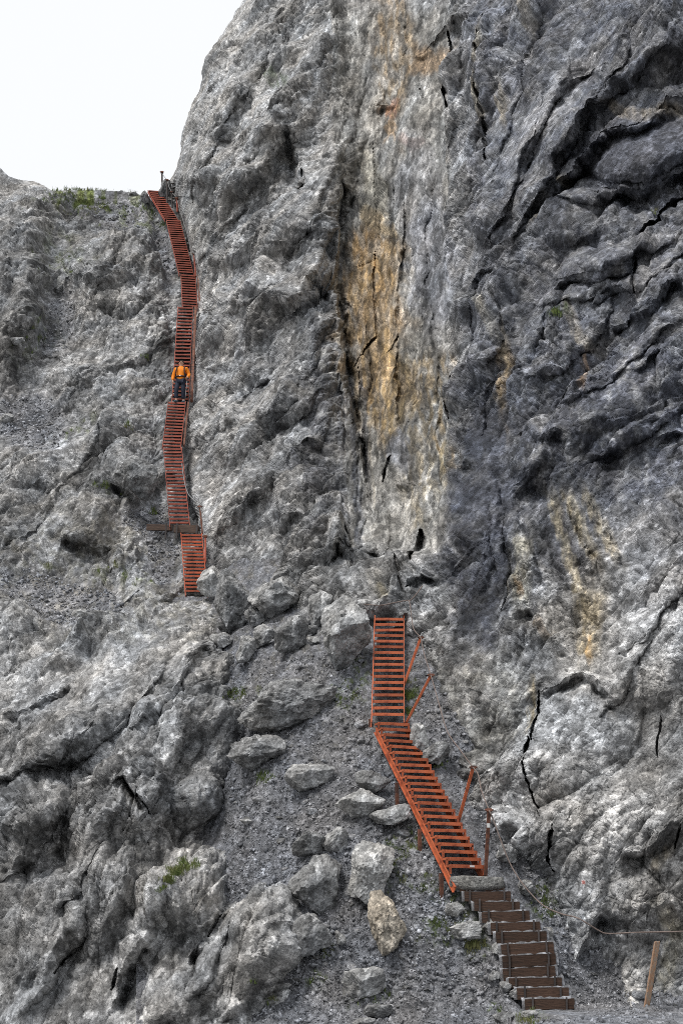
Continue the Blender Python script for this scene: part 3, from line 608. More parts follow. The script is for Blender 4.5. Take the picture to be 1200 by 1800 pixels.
# how much of it is loose stone rather than rock
loose = np.clip(ell(U, V, wob, 100, 1040, 120, 40, 10, .5) + ell(U, V, wob, 205, 365, 50, 32, 20, .5) + ell(U, V, wob, 285, 420, 14, 80, -14, .5) + ell(U, V, wob, 50, 730, 70, 50, 30, .6)
    + ell(U, V, wob, 290, 950, 36, 60, 0, .5) + ell(U, V, wob, 260, 900, 40, 24, 0, .6) + ell(U, V, wob, 100, 560, 26, 70, 15, .6) * .8, 0, 1)
P = P3(U, V, D); P0 = P3(U, blur(V, 3, 3), blur(D0 + .35 * blur(dD, 16, 10), 6, 6)); nrm = grid_normals(P0)
s = P0[..., 0].copy(); h = P0[..., 2] * .62
rough = 1 - .82 * loose
pat = .55 + .75 * sstep(-.3, .35, fbm(s * .35, h * .5, 3, 199))
H, tone = jointed(s, h, (50, 24), 1.7, [(4.5, .8), (2.2, .8), (1.1, .52), (.55, .32), (.27, .2), (.13, .11), (.07, .06)], 701, D0); H = H * (rough * pat) + .05 * fbm(s * 6, h * 6, 3, 581, .65)
near = .3 + .7 * sstep(3, 30, np.abs(U - np.interp(V, st[:, 1][::-1], st[:, 0][::-1])) + 100 * (V > 1060))
H = (H - H.mean()) * near
H[:NB] *= .5
nrm = nrm * .6 - FWD * .4 + np.array([0, 0, .1]); nrm /= np.linalg.norm(nrm, axis=-1, keepdims=True)
P = P + nrm * H[..., None]
P = stair_clear(P, .34, 5)
T = np.zeros(U.shape + (3,), np.float32)
g = fbm(s * .5, h * .5, 4, 601); g2 = fabric(lambda a, b: fbm(a, b, 3, 611, .6), 52, 1.4, 1.3)
T[:] = (.272, .271, .268); T *= np.clip(1 + .3 * g + .3 * g2 + 1.1 * tone, .25, 2)[..., None]
W = (w1 * 40, w2 * 40); n4 = fbm(U / 16, V / 16, 2, 631, .6); nd = sstep(-.2, .3, n4)
mixc(T, (.19, .192, .205), .85 * loose); mixc(T, (.34, .337, .33), .2 * E(130, 1290, 150, 60, -40) * nd); mixc(T, (.36, .35, .33), .4 * E(320, 1560, 90, 70) * nd); mixc(T, (.15, .15, .15), .5 * E(30, 480, 50, 150) * nd)
mixc(T, (.14, .14, .142), .5 * E(245, 840, 40, 36)); mixc(T, (.33, .327, .32), .3 * E(330, 1130, 60, 60) * nd); mixc(T, (.18, .165, .12), .35 * E(220, 1000, 300, 120) * nd)
moss = np.clip(1.3 * E(145, 343, 62, 10, 2, soft=.7) + .55 * E(155, 360, 30, 14, soft=.6) + .5 * E(250, 365, 30, 40, -30, soft=.6) + .5 * E(225, 1000, 46, 12, -6, soft=.7) + .4 * E(135, 745, 40, 12, -20, soft=.7)
    + .4 * E(75, 990, 26, 8, soft=.7) + .4 * E(180, 855, 20, 6, soft=.7) + .35 * E(60, 590, 30, 40, soft=.7) + .35 * E(110, 450, 40, 40, soft=.8), 0, 1) * sstep(-.1, .25, n4)
mixc(T, (.12, .14, .045), moss)
fl = fbm(s * 4, h * 4, 2, 651, .7) * np.clip((F / D / 8 - 4) / 6, 0, 1); T *= (1 + .6 * sstep(.28, .6, fl) - .4 * sstep(.2, .55, -fl))[..., None]
T = np.clip(T * .98, .02, .75)
SLOPE_P = P; SLOPE_UV = (U, V); SLOPE_LOOSE = loose; MOSS = moss
tag(mesh_grid('rocky_slope', P, M_SLOPE, T), kind='structure')

# ------------------------------------------------------------------ scree gully and path
SCREE = {
 980: [(340, 44.5), (450, 42), (600, 39), (720, 36)], 1060: [(360, 40), (500, 37.3), (640, 33.9), (720, 33.3), (800, 33)],
 1150: [(380, 35.2), (500, 33.2), (600, 31.9), (640, 31.5), (720, 31.5), (800, 31)], 1260: [(380, 32.3), (500, 30.9), (640, 29.6), (700, 29.7), (780, 29.6)],
 1350: [(360, 30.4), (500, 29.2), (640, 28.3), (760, 28.3), (850, 28.4)], 1450: [(300, 29.3), (400, 28.4), (500, 27.8), (640, 27.1), (760, 26.9), (850, 26.9), (900, 26.9)],
 1550: [(300, 28), (400, 27.2), (500, 26.5), (640, 25.9), (760, 25.5), (830, 25.45), (900, 25.7), (970, 25.9)], 1650: [(400, 26), (500, 25.2), (640, 24.75), (760, 24.5), (860, 24.45), (960, 24.7), (1030, 24.8)],
 1740: [(400, 24.8), (500, 24.3), (640, 23.95), (760, 23.75), (900, 23.6), (960, 23.8), (1010, 23.9)], 1772: [(400, 24.2), (500, 23.85), (640, 23.5), (800, 23.2), (900, 23.1), (1000, 23.4), (1100, 23.5), (1300, 23.5)],
 1800: [(400, 23.5), (640, 22.8), (800, 22.3), (880, 20.5), (960, 17.8), (1040, 17), (1300, 16.6)], 1850: [(400, 22.2), (640, 21.4), (800, 20), (900, 16), (1000, 11.2), (1300, 11)]}
u1 = np.concatenate([np.linspace(240, 1300, 390), np.linspace(1310, 1900, 24)]); v1 = np.linspace(985, 1850, 360)
U, V = np.meshgrid(u1, v1)
D = blur(table(SCREE, U, V), 5, 6) + 1.1 * sstep(470, 370, U) * sstep(1560, 1450, V)
w1 = fbm(U / 60, V / 60, 4, 941); w2 = fbm(U / 60 + 50, V / 60, 4, 942); wob = (w1 * 16, w2 * 16); wobs = (w1 * 5, w2 * 5)
P = P3(U, V, D)
s, h = P[..., 0], P[..., 1]
H = .22 * fbm(s * .5, h * .5, 4, 701) + .10 * fbm(s * 2.2, h * 2.2, 4, 711, .6)
H += .07 * facets(s * 3.5, h * 3.5, 721, .9, .8)[0] + .05 * facets(s * 9, h * 9, 741, 1.0, 1.0)[0]
path = sstep(1765, 1785, V) * sstep(860, 980, U)
steps_ = ell(U, V, (0, 0), 905, 1660, 120, 60, 48, .3)
H *= 1 - .8 * path - .45 * steps_ * (1 - path)
P = P + H[..., None] * np.array([0, -.5, .86])
P = stair_clear(P, .36, 5)
tone = None
T = np.zeros(U.shape + (3,), np.float32); T[:] = (.205, .207, .218)
T *= (1 + .35 * fbm(s * .8, h * .8, 4, 761) + .35 * fbm(s * 6, h * 6, 3, 763))[..., None]
n4 = fbm(U / 14, V / 14, 4, 771, .6)
mixc(T, (.17, .16, .13), .5 * sstep(0, .4, n4) * sstep(1500, 1150, V)); mixc(T, (.25, .255, .27), .7 * path)
W = (w1 * 30, w2 * 30)
gm = np.zeros(U.shape)
for a in [(415, 1222, 26, 12), (465, 1366, 18, 9), (485, 1215, 26, 8), (830, 1615, 30, 50), (800, 1580, 26, 20), (840, 1660, 26, 18), (770, 1640, 40, 24), (575, 1675, 20, 10), (560, 1730, 18, 12), (650, 1745, 36, 14),
          (720, 1230, 12, 40), (960, 1590, 30, 30), (700, 1520, 20, 40), (730, 1480, 20, 20), (640, 1170, 20, 30), (480, 1755, 14, 10), (875, 1785, 20, 14), (930, 1790, 26, 12), (750, 1555, 30, 20), (610, 1220, 30, 30)]:
    gm = np.maximum(gm, E(*a, soft=.6))
gm *= sstep(-.15, .3, n4); mixc(T, (.085, .12, .03), .6 * gm)
T = np.clip(T, .03, .6)
SCREE_P = P; SCREE_UV = (U, V); SCREE_G = gm
tag(mesh_grid('scree_slope', P, M_SCREE, T), kind='structure')

# the wide ground the photographer stands on, out to the horizon
n = 60; e = np.sign(np.linspace(-1, 1, n)) * np.abs(np.linspace(-1, 1, n)) ** 2.5 * 420
X, Y = np.meshgrid(e, e); P = np.stack([X, Y, np.zeros_like(X) - .02 + .0 * X], -1)
T = np.zeros(X.shape + (3,), np.float32); T[:] = (.2, .2, .2)
tag(mesh_grid('ground', P, M_SCREE, T, flip=True), kind='structure')
# ------------------------------------------------------------------ finding the ground again
SHEETS = {}
for nm, P in (('cliff', CLIFF_P), ('slope', SLOPE_P), ('scree', SCREE_P)):
    q = P.reshape(-1, 3); u, v, D = project(q); SHEETS[nm] = (u, v, D, q)
def surf(u0, v0, which=('cliff', 'slope', 'scree'), r=3.0):
    """the nearest surface the photographer sees at (u0, v0): point, depth"""
    best = None
    for nm in which:
        u, v, D, q = SHEETS[nm]
        d = np.maximum(np.abs(u - u0), np.abs(v - v0)); i = np.nonzero(d < r)[0]
        if len(i) == 0: continue
        k = i[np.argmin(D[i])]
        if best is None or D[k] < best[1]: best = (q[k], D[k], nm)
    if best is None: return surf(u0, v0, which, r * 3)
    return best

# ------------------------------------------------------------------ more materials
def simple(name, base, rough=.7, var=.35, scale=6.0, second=None, amount=.5, bump=0.0, metal=0.0, stretch=(1, 1, 1)):
    m, nt, b = new_mat(name); L = nt.links.new
    tc = N(nt, 'ShaderNodeTexCoord'); mp = N(nt, 'ShaderNodeMapping'); mp.inputs['Scale'].default_value = stretch; L(tc.outputs['Object'], mp.inputs['Vector'])
    n = N(nt, 'ShaderNodeTexNoise', Scale=scale, Detail=6.0, Roughness=.65); L(mp.outputs[0], n.inputs['Vector'])
    lo = tuple(c * (1 - var) for c in base); hi = tuple(min(c * (1 + var), .95) for c in base)
    r = ramp(nt, [(.3, lo), (.7, hi)]); L(n.outputs['Fac'], r.inputs[0]); out = r.outputs[0]
    if second:
        n2 = N(nt, 'ShaderNodeTexNoise', Scale=scale * .45, Detail=7.0, Roughness=.7); L(mp.outputs[0], n2.inputs['Vector'])
        r2 = ramp(nt, [(.5 - .02 + (.5 - amount) * .3, 0.0), (.58 + (.5 - amount) * .3, 1.0)]); L(n2.outputs['Fac'], r2.inputs[0])
        mx = N(nt, 'ShaderNodeMixRGB'); L(r2.outputs[0], mx.inputs['Fac']); L(out, mx.inputs['Color1']); mx.inputs['Color2'].default_value = (*second, 1); out = mx.outputs[0]
    oi = N(nt, 'ShaderNodeObjectInfo'); ro = ramp(nt, [(0, .72), (.5, 1.0), (1, 1.2)]); L(oi.outputs['Random'], ro.inputs[0])    # no two pieces have weathered alike
    mo = N(nt, 'ShaderNodeMixRGB', blend_type='MULTIPLY', Fac=1.0); L(out, mo.inputs['Color1']); L(ro.outputs[0], mo.inputs['Color2']); out = mo.outputs[0]
    L(out, b.inputs['Base Color']); b.inputs['Roughness'].default_value = rough; b.inputs['Metallic'].default_value = metal
    if bump:
        bp = N(nt, 'ShaderNodeBump', Strength=1.0, Distance=bump); L(n.outputs['Fac'], bp.inputs['Height']); L(bp.outputs[0], b.inputs['Normal'])
    return m
M_ORANGE = simple('orange_red_paint', (.47, .125, .055), .55, .22, 9, (.26, .062, .03), .42, .004)
M_RED = simple('weathered_red_paint', (.33, .085, .055), .6, .25, 9, (.2, .06, .042), .45, .004)
M_RUST = simple('rusty_iron', (.17, .075, .05), .8, .4, 14, (.09, .05, .04), .5, .003)
M_IRON = simple('dark_iron', (.06, .052, .05), .7, .35, 14)
M_CABLE = simple('rusty_wire_rope', (.16, .125, .11), .6, .35, 40)
M_CABLE2 = simple('grey_wire_rope', (.27, .27, .27), .5, .3, 40)
M_TIMBER = simple('dark_stained_timber', (.062, .036, .025), .8, .45, 7, (.036, .024, .018), .45, .006, stretch=(1, 6, 8))
M_TIMBER2 = simple('weathered_brown_timber', (.11, .075, .058), .85, .35, 7, (.07, .05, .042), .5, .006, stretch=(1, 6, 8))
M_POST = simple('bleached_timber', (.36, .22, .14), .85, .3, 7, (.3, .24, .19), .5, .006, stretch=(8, 8, 1))
M_CONC = rock_material('rough_concrete', (.22, .215, .2), fine=20, bump=.03, contrast=.7, stretch=1)
M_WHITE = simple('white_label', (.75, .75, .74), .5, .06, 20)
M_BOULD = rock_material('boulder_stone', (.33, .328, .32), fine=9, bump=.05, contrast=.85, stretch=1.4)
M_BPALE = rock_material('pale_boulder_stone', (.42, .415, .40), fine=9, bump=.05, contrast=.7, stretch=1.4)
M_BDARK = rock_material('dark_boulder_stone', (.235, .235, .232), fine=9, bump=.06, contrast=.95, stretch=1.4)
M_BTAN = rock_material('tan_boulder_stone', (.42, .37, .30), fine=9, bump=.05, contrast=.8, stretch=1.4)
M_CHIP = rock_material('gravel_chips', (.235, .238, .25), fine=7, bump=.02, contrast=1.0, stretch=1)
M_STONE = rock_material('loose_stone', (.34, .342, .35), fine=10, bump=.03, contrast=.7, stretch=1)
M_GRASS = simple('grass_blades', (.10, .135, .038), .7, .45, 3, (.15, .15, .06), .45)

# ------------------------------------------------------------------ mesh builders
def mesh_from(name, verts, faces, mat, smooth=False):
    me = bpy.data.meshes.new(name); me.from_pydata([tuple(v) for v in verts], [], faces); me.update()
    me.materials.append(mat)
    if smooth:
        for p_ in me.polygons: p_.use_smooth = True
    return me
def bm_mesh(name, bm, mat, bevel=0.0, smooth=False):
    if bevel: bmesh.ops.bevel(bm, geom=bm.edges[:], offset=bevel, segments=1, affect='EDGES', clamp_overlap=True)
    bmesh.ops.recalc_face_normals(bm, faces=bm.faces[:])
    me = bpy.data.meshes.new(name); bm.to_mesh(me); bm.free(); me.materials.append(mat)
    if smooth:
        for p_ in me.polygons: p_.use_smooth = True
    return me
def add_box(bm, cx, cy, cz, sx, sy, sz):
    M = Matrix.Translation((cx, cy, cz)) @ Matrix.Diagonal((sx, sy, sz, 1))
    return bmesh.ops.create_cube(bm, size=1.0, matrix=M)['verts']
def add_bar(bm, p, q, a, b):
    """box from p to q with half-extents given by the vectors a and b"""
    vs = [bm.verts.new(Vector(e) + s1 * Vector(a) + s2 * Vector(b)) for e in (p, q) for s1, s2 in ((-1, -1), (1, -1), (1, 1), (-1, 1))]
    for f in ((0, 1, 2, 3), (7, 6, 5, 4), (0, 4, 5, 1), (1, 5, 6, 2), (2, 6, 7, 3), (3, 7, 4, 0)): bm.faces.new([vs[i] for i in f])
def add_tube(bm, pts, r, n=6, taper=None):
    pts = [Vector(p) for p in pts]; rings = []
    for i, p in enumerate(pts):
        d = (pts[min(i + 1, len(pts) - 1)] - pts[max(i - 1, 0)]).normalized()
        u = d.cross(Vector((0, 0, 1)) if abs(d.z) < .9 else Vector((1, 0, 0))).normalized(); w = d.cross(u)
        rr = r if taper is None else taper[i]
        rings.append([bm.verts.new(p + rr * (math.cos(k * 2 * math.pi / n) * u + math.sin(k * 2 * math.pi / n) * w)) for k in range(n)])
    for a, b in zip(rings, rings[1:]):
        for k in range(n): bm.faces.new((a[k], a[(k + 1) % n], b[(k + 1) % n], b[k]))
    bm.faces.new(rings[0][::-1]); bm.faces.new(rings[-1])
def smooth_path(pts, k=6):
    pts = [Vector(p) for p in pts]; out = []
    for i in range(len(pts) - 1):
        p0, p1, p2, p3 = pts[max(i - 1, 0)], pts[i], pts[i + 1], pts[min(i + 2, len(pts) - 1)]
        for j in range(k):
            t = j / k
            out.append(.5 * ((2 * p1) + (p2 - p0) * t + (2 * p0 - 5 * p1 + 4 * p2 - p3) * t * t + (3 * p1 - p0 - 3 * p2 + p3) * t ** 3))
    return out + [pts[-1]]

# ------------------------------------------------------------------ the metal stairs
FL_LABEL = {
 'H': ('lower skewed flight of orange metal steps rising from the concrete footing above the timber steps', 'orange'),
 'G': ('straight orange metal flight standing on top of the skewed flight beside the big boulder', 'orange'),
 'F': ('short red flight below the timber platform, its foot behind pale boulders', 'orange2'),
 'E': ('red metal flight resting its foot just above the dark timber platform', 'red'),
 'D': ('red metal flight directly below the feet of the hiker in orange', 'red'),
 'C': ('steep red metal flight behind and above the hiker in orange', 'red'),
 'B': ('short twisted red flight between the steep hiker flight and the long leaning flight', 'red'),
 'A': ('long red metal flight leaning left, just below the planked top flight', 'red'),
 'T': ('topmost planked red flight ending on the skyline of the ridge', 'red'),
}
M_PLATE = simple('rust_and_shade_plate', (.05, .026, .02), .85, .4, 12, (.035, .03, .028), .5)  # dark rust, its colour deepened to carry the shade in gaps between treads
M_RED2 = simple('bright_red_paint', (.46, .10, .045), .55, .25, 9, (.24, .065, .035), .45, .004)
for key, (b, t, W, n, yaw) in FLIGHTS.items():
    lab, kind = FL_LABEL[key]; mat = {'orange': M_ORANGE, 'orange2': M_RED2, 'red': M_RED}[kind]
    Bp, Tp = pt(*b), pt(*t); ya = math.radians(yaw)
    w = Vector((math.cos(ya), math.sin(ya), 0)); f = Vector((-math.sin(ya), math.cos(ya), 0)); up = Vector((0, 0, 1))
    root = empty('metal_stair_flight', Bp); tag(root, lab, 'stairs', 'flights of the red metal stairs')
    along = (Tp - Bp); run = along.dot(f) / (n - 1)
    dep = .19 if key != 'T' else .3
    bm = bmesh.new()
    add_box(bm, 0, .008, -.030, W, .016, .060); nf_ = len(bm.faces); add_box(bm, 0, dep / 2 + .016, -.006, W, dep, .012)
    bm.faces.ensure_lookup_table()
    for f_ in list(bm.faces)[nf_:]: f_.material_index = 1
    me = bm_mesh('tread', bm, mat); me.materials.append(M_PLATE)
    rot = Matrix.Rotation(ya, 4, 'Z')
    if key == 'H':
        bm = bmesh.new(); add_box(bm, 0, .02, -.10, .035, .04, .135); add_bar(bm, (0, .01, -.028), (0, dep + .02, -.028), (.02, 0, 0), (0, 0, .02)); br = bm_mesh('bracket', bm, mat)
    for i in range(n):
        p = Bp.lerp(Tp, i / (n - 1))
        o = link('tread', me, root, p)
        o.rotation_euler = (rnd.gauss(0, .015), rnd.gauss(0, .008), ya + rnd.gauss(0, .008))
        if key == 'H':
            for sgn in (-1, 1):
                c_ = bpy.data.objects.new('bracket', br); COL.objects.link(c_); c_.parent = o; c_.location = (sgn * (W / 2 - .02), 0, 0)
    ext = along.normalized()
    for sgn in (-1, 1):
        off = w * sgn * (W / 2 + .010) + f * (dep * .45) - up * (.045 if key != 'H' else .20)
        if key == 'H': off = w * sgn * (W / 2 - .02) + f * (dep * .4) - up * .235
        bm = bmesh.new(); nrm_ = ext.cross(w).normalized()
        fo, fw = (.018, .014) if key == 'H' else (.009, .006)
        a_ = -ext * (.30 if key != 'T' else .1); e_ = ext * .12
        add_bar(bm, off + a_, along + off + e_, w * (.004 if key != 'H' else .008), nrm_ * (.07 if key != 'H' else .06))
        add_bar(bm, off + a_ + w * sgn * fo + nrm_ * .06, along + off + e_ + w * sgn * fo + nrm_ * .06, w * fw, nrm_ * .006)
        add_bar(bm, off + a_ + w * sgn * fo - nrm_ * .06, along + off + e_ + w * sgn * fo - nrm_ * .06, w * fw, nrm_ * .006)
        link('stringer', bm_mesh('stringer', bm, mat), root, Bp)
    if key in 'HG':
        for fr in ((.02, .30, .62) if key == 'H' else (.05, .5)):
            p = along * fr - w * (W / 2 + .05) + f * .2 - up * .2
            bm = bmesh.new(); add_bar(bm, p, p - up * .6, w * .03, f * .03); link('support_leg', bm_mesh('support_leg', bm, M_RUST), root, Bp)
    if key == 'C':
        off = w * (W / 2 + .13) + f * .05; bm = bmesh.new(); add_bar(bm, off - along * .02, along + off, w * .05, ext.cross(w) * .07)
        link('side_rail', bm_mesh('side_rail', bm, M_RUST), root, Bp)
    if key in 'DB':
        off = w * (W / 2 + .12) + f * .05; bm = bmesh.new(); add_bar(bm, off, along + off, w * .03, ext.cross(w) * .05)
        link('side_rail', bm_mesh('side_rail', bm, M_RUST), root, Bp)
    if key == 'H':
        bm = bmesh.new(); add_box(bm, .09, -.004, -.026, .085, .008, .032); o = link('step_label', bm_mesh('step_label', bm, M_WHITE), root, Bp); o.rotation_euler.z = ya

# ------------------------------------------------------------------ timber steps, footing, platform
BOARDS = [(807, 886, 1556, 1555, 1568, 25.05), (815.6, 896, 1567, 1566.5, 1585, 24.92), (833, 912, 1585, 1585, 1602, 24.77), (846, 929, 1603.5, 1601, 1622, 24.6), (862, 948, 1622, 1620, 1643, 24.45),
          (871, 959, 1639, 1636.5, 1658, 24.3), (880, 971, 1660.5, 1655, 1679, 24.12), (882, 975, 1681, 1676, 1700, 23.95), (883, 974, 1703.5, 1698, 1724, 23.8), (894, 986, 1719.5, 1718, 1737, 23.65),
          (908, 998, 1737, 1735.5, 1757, 23.5), (922, 1008, 1756.5, 1755, 1775, 23.3), (948, 1016, 1789, 1793, 1812, 22.6)]
ORD = ['topmost dark timber step, right under the concrete footing', 'second dark timber step below the concrete footing', 'third timber step down from the concrete footing', 'fourth timber step from the footing, level with a pale stone on its left',
       'fifth timber step from the footing, white stone leaning on its left end', 'sixth timber step down, just below the one touching the white stone', 'seventh timber step from the footing, tilting up to the right',
       'eighth timber step down, long stake crossing its left end', 'fifth timber step up from the gravel path bend, ragged gravel in front', 'third timber step up from the gravel path', 'second timber step up from the gravel path',
       'darkest and lowest full timber step, mossy left end, where the gravel path starts', 'half buried timber edge at the bottom border below all the steps']
ORD[9] = 'third full timber step up from the gravel path'; ORD[8] = 'fourth full timber step up from the gravel path'
for (ul, ur, vl, vr, vb, Dm), lab in zip(BOARDS, ORD):
    pl, pr = pt(ul, vl, Dm), pt(ur, vr, Dm + .05); c0 = (pl + pr) / 2; wv = (pr - pl); Wd = wv.length; wv.normalize()
    fv = Vector((-wv.y, wv.x, 0)).normalized(); upv = wv.cross(fv).normalized()
    hgt = (vb - (vl + vr) / 2) / F * Dm * .92
    root = empty('timber_step', c0); tag(root, lab, 'wooden step', 'timber steps at the foot of the stairs')
    bm = bmesh.new(); k = 5
    for i in range(k):                                               # a rough sawn board, a little bowed
        x0, x1 = -Wd / 2 + Wd * i / k, -Wd / 2 + Wd * (i + 1) / k
        if i == 0: prev = [bm.verts.new(wv * x0 + fv * y_ + upv * z_) for y_, z_ in ((-.025, 0), (.03, 0), (.03, -hgt), (-.025, -hgt))]; bm.faces.new(prev)
        j = rnd.uniform(-.008, .008)
        nx = [bm.verts.new(wv * x1 + fv * (y_ + j) + upv * (z_ + j * .8)) for y_, z_ in ((-.025, 0), (.03, 0), (.03, -hgt), (-.025, -hgt))]
        for q in range(4): bm.faces.new((prev[q], prev[(q + 1) % 4], nx[(q + 1) % 4], nx[q]))
        prev = nx
    bm.faces.new(prev[::-1])
    ob = link('board', bm_mesh('board', bm, M_TIMBER), root, c0)
    for sx in (-.37, .36):
        bm = bmesh.new(); x_ = Wd * sx + rnd.uniform(-.02, .02); tall = rnd.uniform(.01, .05)
        add_bar(bm, wv * x_ - fv * .042 + upv * tall, wv * (x_ - .01) - fv * .042 - upv * (hgt + .05), wv * .014, fv * .012)
        link('stake', bm_mesh('stake', bm, M_IRON), root, c0)
    gx, gy = 14, 6; vs = []; fs = []
    for jy in range(gy):
        for ix in range(gx):
            z_ = -.012 + rnd.uniform(-.014, .024) + .075 * (jy / (gy - 1)) ** .7
            vs.append(wv * (-Wd / 2 - .05 + (Wd + .1) * ix / (gx - 1)) + fv * (.03 + .30 * jy / (gy - 1)) + Vector((0, 0, 1)) * z_)
    for jy in range(gy - 1):
        for ix in range(gx - 1): fs.append((jy * gx + ix, jy * gx + ix + 1, (jy + 1) * gx + ix + 1, (jy + 1) * gx + ix))
    n0 = len(vs)                                                    # the packed fill under it
    for ix in range(gx): vs.append(wv * (-Wd / 2 - .05 + (Wd + .1) * ix / (gx - 1)) + fv * .03 - upv * hgt)
    for ix in range(gx - 1): fs.append((ix, n0 + ix, n0 + ix + 1, ix + 1))
    link('gravel_tread', mesh_from('gravel_tread', vs, fs, M_CHIP), root, c0)

def rock_mesh(name, seed, sub=3, dims=(1, 1, 1), rot=0.0, mat=None, rough=1.0, cuts=18, tip=None):
    """an angular block: many random planes cut a ball, then chips"""
    R = np.random.RandomState(seed); bm = bmesh.new(); bmesh.ops.create_icosphere(bm, subdivisions=sub, radius=1.0)
    V_ = np.array([v.co[:] for v in bm.verts], np.float64)
    n_ = R.normal(size=(cuts, 3)); n_ /= np.linalg.norm(n_, axis=1, keepdims=True); d_ = R.uniform(.56, .92, cuts)
    n_ = np.vstack([n_, np.eye(3), -np.eye(3)]); d_ = np.concatenate([d_, R.uniform(.88, 1.05, 6)])
    dt = V_ @ n_.T; r = np.min(np.where(dt > .05, d_ / np.maximum(dt, .05), 9), axis=1); r = np.minimum(r, 1.25)
    Q = V_ * r[:, None]; lo, hi = Q.min(0), Q.max(0); Q = (Q - (lo + hi) / 2) / (hi - lo) * np.array(dims)
    sz = min(dims); ch = facets3(Q * (3.2 / sz) + seed, seed, 1.2, .7) * .09 * sz + facets3(Q * (8.0 / sz) + seed, seed + 3, 1.4, .9) * .035 * sz + perlin3(Q * (1.6 / sz) + seed, seed) * .10 * sz
    if sub >= 5: ch += facets3(Q * (18.0 / sz) + seed, seed + 5, 1.4, .9) * .012 * sz
    nn = Q / (np.linalg.norm(Q, axis=1, keepdims=True) + 1e-6); Q = Q + nn * (ch * rough)[:, None]
    c, s_ = math.cos(rot), math.sin(rot); Q = np.stack([Q[:, 0] * c - Q[:, 2] * s_, Q[:, 1], Q[:, 0] * s_ + Q[:, 2] * c], 1)
    for v, q in zip(bm.verts, Q): v.co = q
    return bm_mesh(name, bm, mat)

# concrete footing
ce = pt(836, 1553, 25.25); me = rock_mesh('concrete_footing', 5, 4, (.96, .55, .26), 0, M_CONC, .35, 2)
tag(link('concrete_footing', me, None, ce), 'rough grey concrete footing between the metal stairs and the timber steps', 'footing')

# the dark timber platform half way up
pc = pt(306, 930, 46.0); root = empty('timber_platform', pc); tag(root, 'dark timber platform of two long boards between two red flights', 'platform')
for (u0, v0, u1_, v1_, hh, D_) in ((258, 927, 304, 928, 11, 46.3), (306, 930, 349, 931, 13.5, 45.85)):
    p, q = pt(u0, v0, D_), pt(u1_, v1_, D_); h_ = hh / F * D_ / 2
    bm = bmesh.new(); add_bar(bm, p - pc, q - pc, (0, .04, 0), (0, 0, h_)); link('board', bm_mesh('board', bm, M_TIMBER2, .008), root, pc)
p, q = pt(306, 924, 46.0), pt(349, 924, 46.0)
bm = bmesh.new(); add_bar(bm, p - pc + Vector((0, .25, 0)), q - pc + Vector((0, .25, 0)), (0, .25, 0), (0, 0, .025)); link('deck', bm_mesh('deck', bm, M_TIMBER2), root, pc)
for u0 in (292, 311, 346):
    p = pt(u0, 926, 45.75); bm = bmesh.new(); add_bar(bm, p - pc + Vector((0, 0, .12)), p - pc - Vector((0, 0, .4)), (.025, 0, 0), (0, .025, 0)); link('stake', bm_mesh('stake', bm, M_IRON), root, pc)

# ------------------------------------------------------------------ posts and cables
def post(base, top, r, mat, lab, clamp=True, square=True, name='handrail_post', grp='posts that carry the hand cable', plate=None):
    b, t = pt(*base), pt(*top); root = empty(name, b); tag(root, lab, 'post', grp)
    bm = bmesh.new(); d = t - b
    if square: add_bar(bm, Vector((0, 0, 0)) - d * .06, d, (r, 0, 0), (0, r, 0)); me = bm_mesh('shaft', bm, mat, r * .2)
    else: add_tube(bm, [-d * .06, d * .4, d], r, 8); me = bm_mesh('shaft', bm, mat, smooth=False)
    link('shaft', me, root, b)
    if clamp:
        bm = bmesh.new(); add_box(bm, *(d + Vector((0, -.01, .0))), r * 3.0, r * 3.2, r * 1.7); add_tube(bm, [d + Vector((-r * 2.4, -r, 0)), d + Vector((r * 2.4, -r, 0))], r * .5, 6)
        link('cable_clamp', bm_mesh('cable_clamp', bm, M_RUST), root, b)
    if plate:
        bm = bmesh.new(); add_box(bm, *(d * plate + Vector((0, -r - .006, 0))), r * 1.7, .008, .095); link('label_plate', bm_mesh('label_plate', bm, M_WHITE), root, b)
    return root
post((711, 1200, 30.45), (739, 1121, 30.6), .03, M_ORANGE, 'leaning orange post beside the upper half of the straight orange flight')
post((716, 1266, 29.15), (757, 1187, 29.2), .03, M_ORANGE, 'leaning orange post where the two lower orange flights meet')
post((806, 1441, 26.9), (831, 1349, 26.8), .032, M_ORANGE, 'leaning orange post at the middle right of the skewed orange flight')
post((853, 1533, 25.35), (859, 1424, 25.3), .032, M_RUST, 'upright rusty post with a white label at the bottom of the orange flight', plate=.76)
post((1135, 1772, 22.75), (1154, 1655, 22.6), .042, M_POST, 'bleached wooden post leaning by the rock wall at the right border', clamp=False, name='wooden_post', grp=None)
post((356, 936, 45.4), (352, 891, 45.8), .035, M_RUST, 'dark post standing right beside the timber platform', square=False)
post((361, 987, 43.6), (361, 943, 44.2), .035, M_RED, 'red brown post beside the short flight below the platform', square=False)
post((285, 322, 71.8), (285, 303, 72.0), .045, M_IRON, 'thin dark post on the skyline above the top of the stairs', square=False)
post((294, 355, 70.0), (294, 317, 70.4), .04, M_IRON, 'dark iron post at the right side of the topmost planked flight', square=False)
post((303, 364, 69.0), (302, 338, 69.2), .035, M_IRON, 'short dark post between the iron post and the red post near the top', square=False)
post((312, 371, 68.4), (311, 349, 68.6), .045, M_RED, 'short red post where the planked top flight begins', square=False)
post((344, 484, 63.6), (341, 447, 64.4), .04, M_RED, 'thin red post beside the foot of the long leaning flight', square=False)
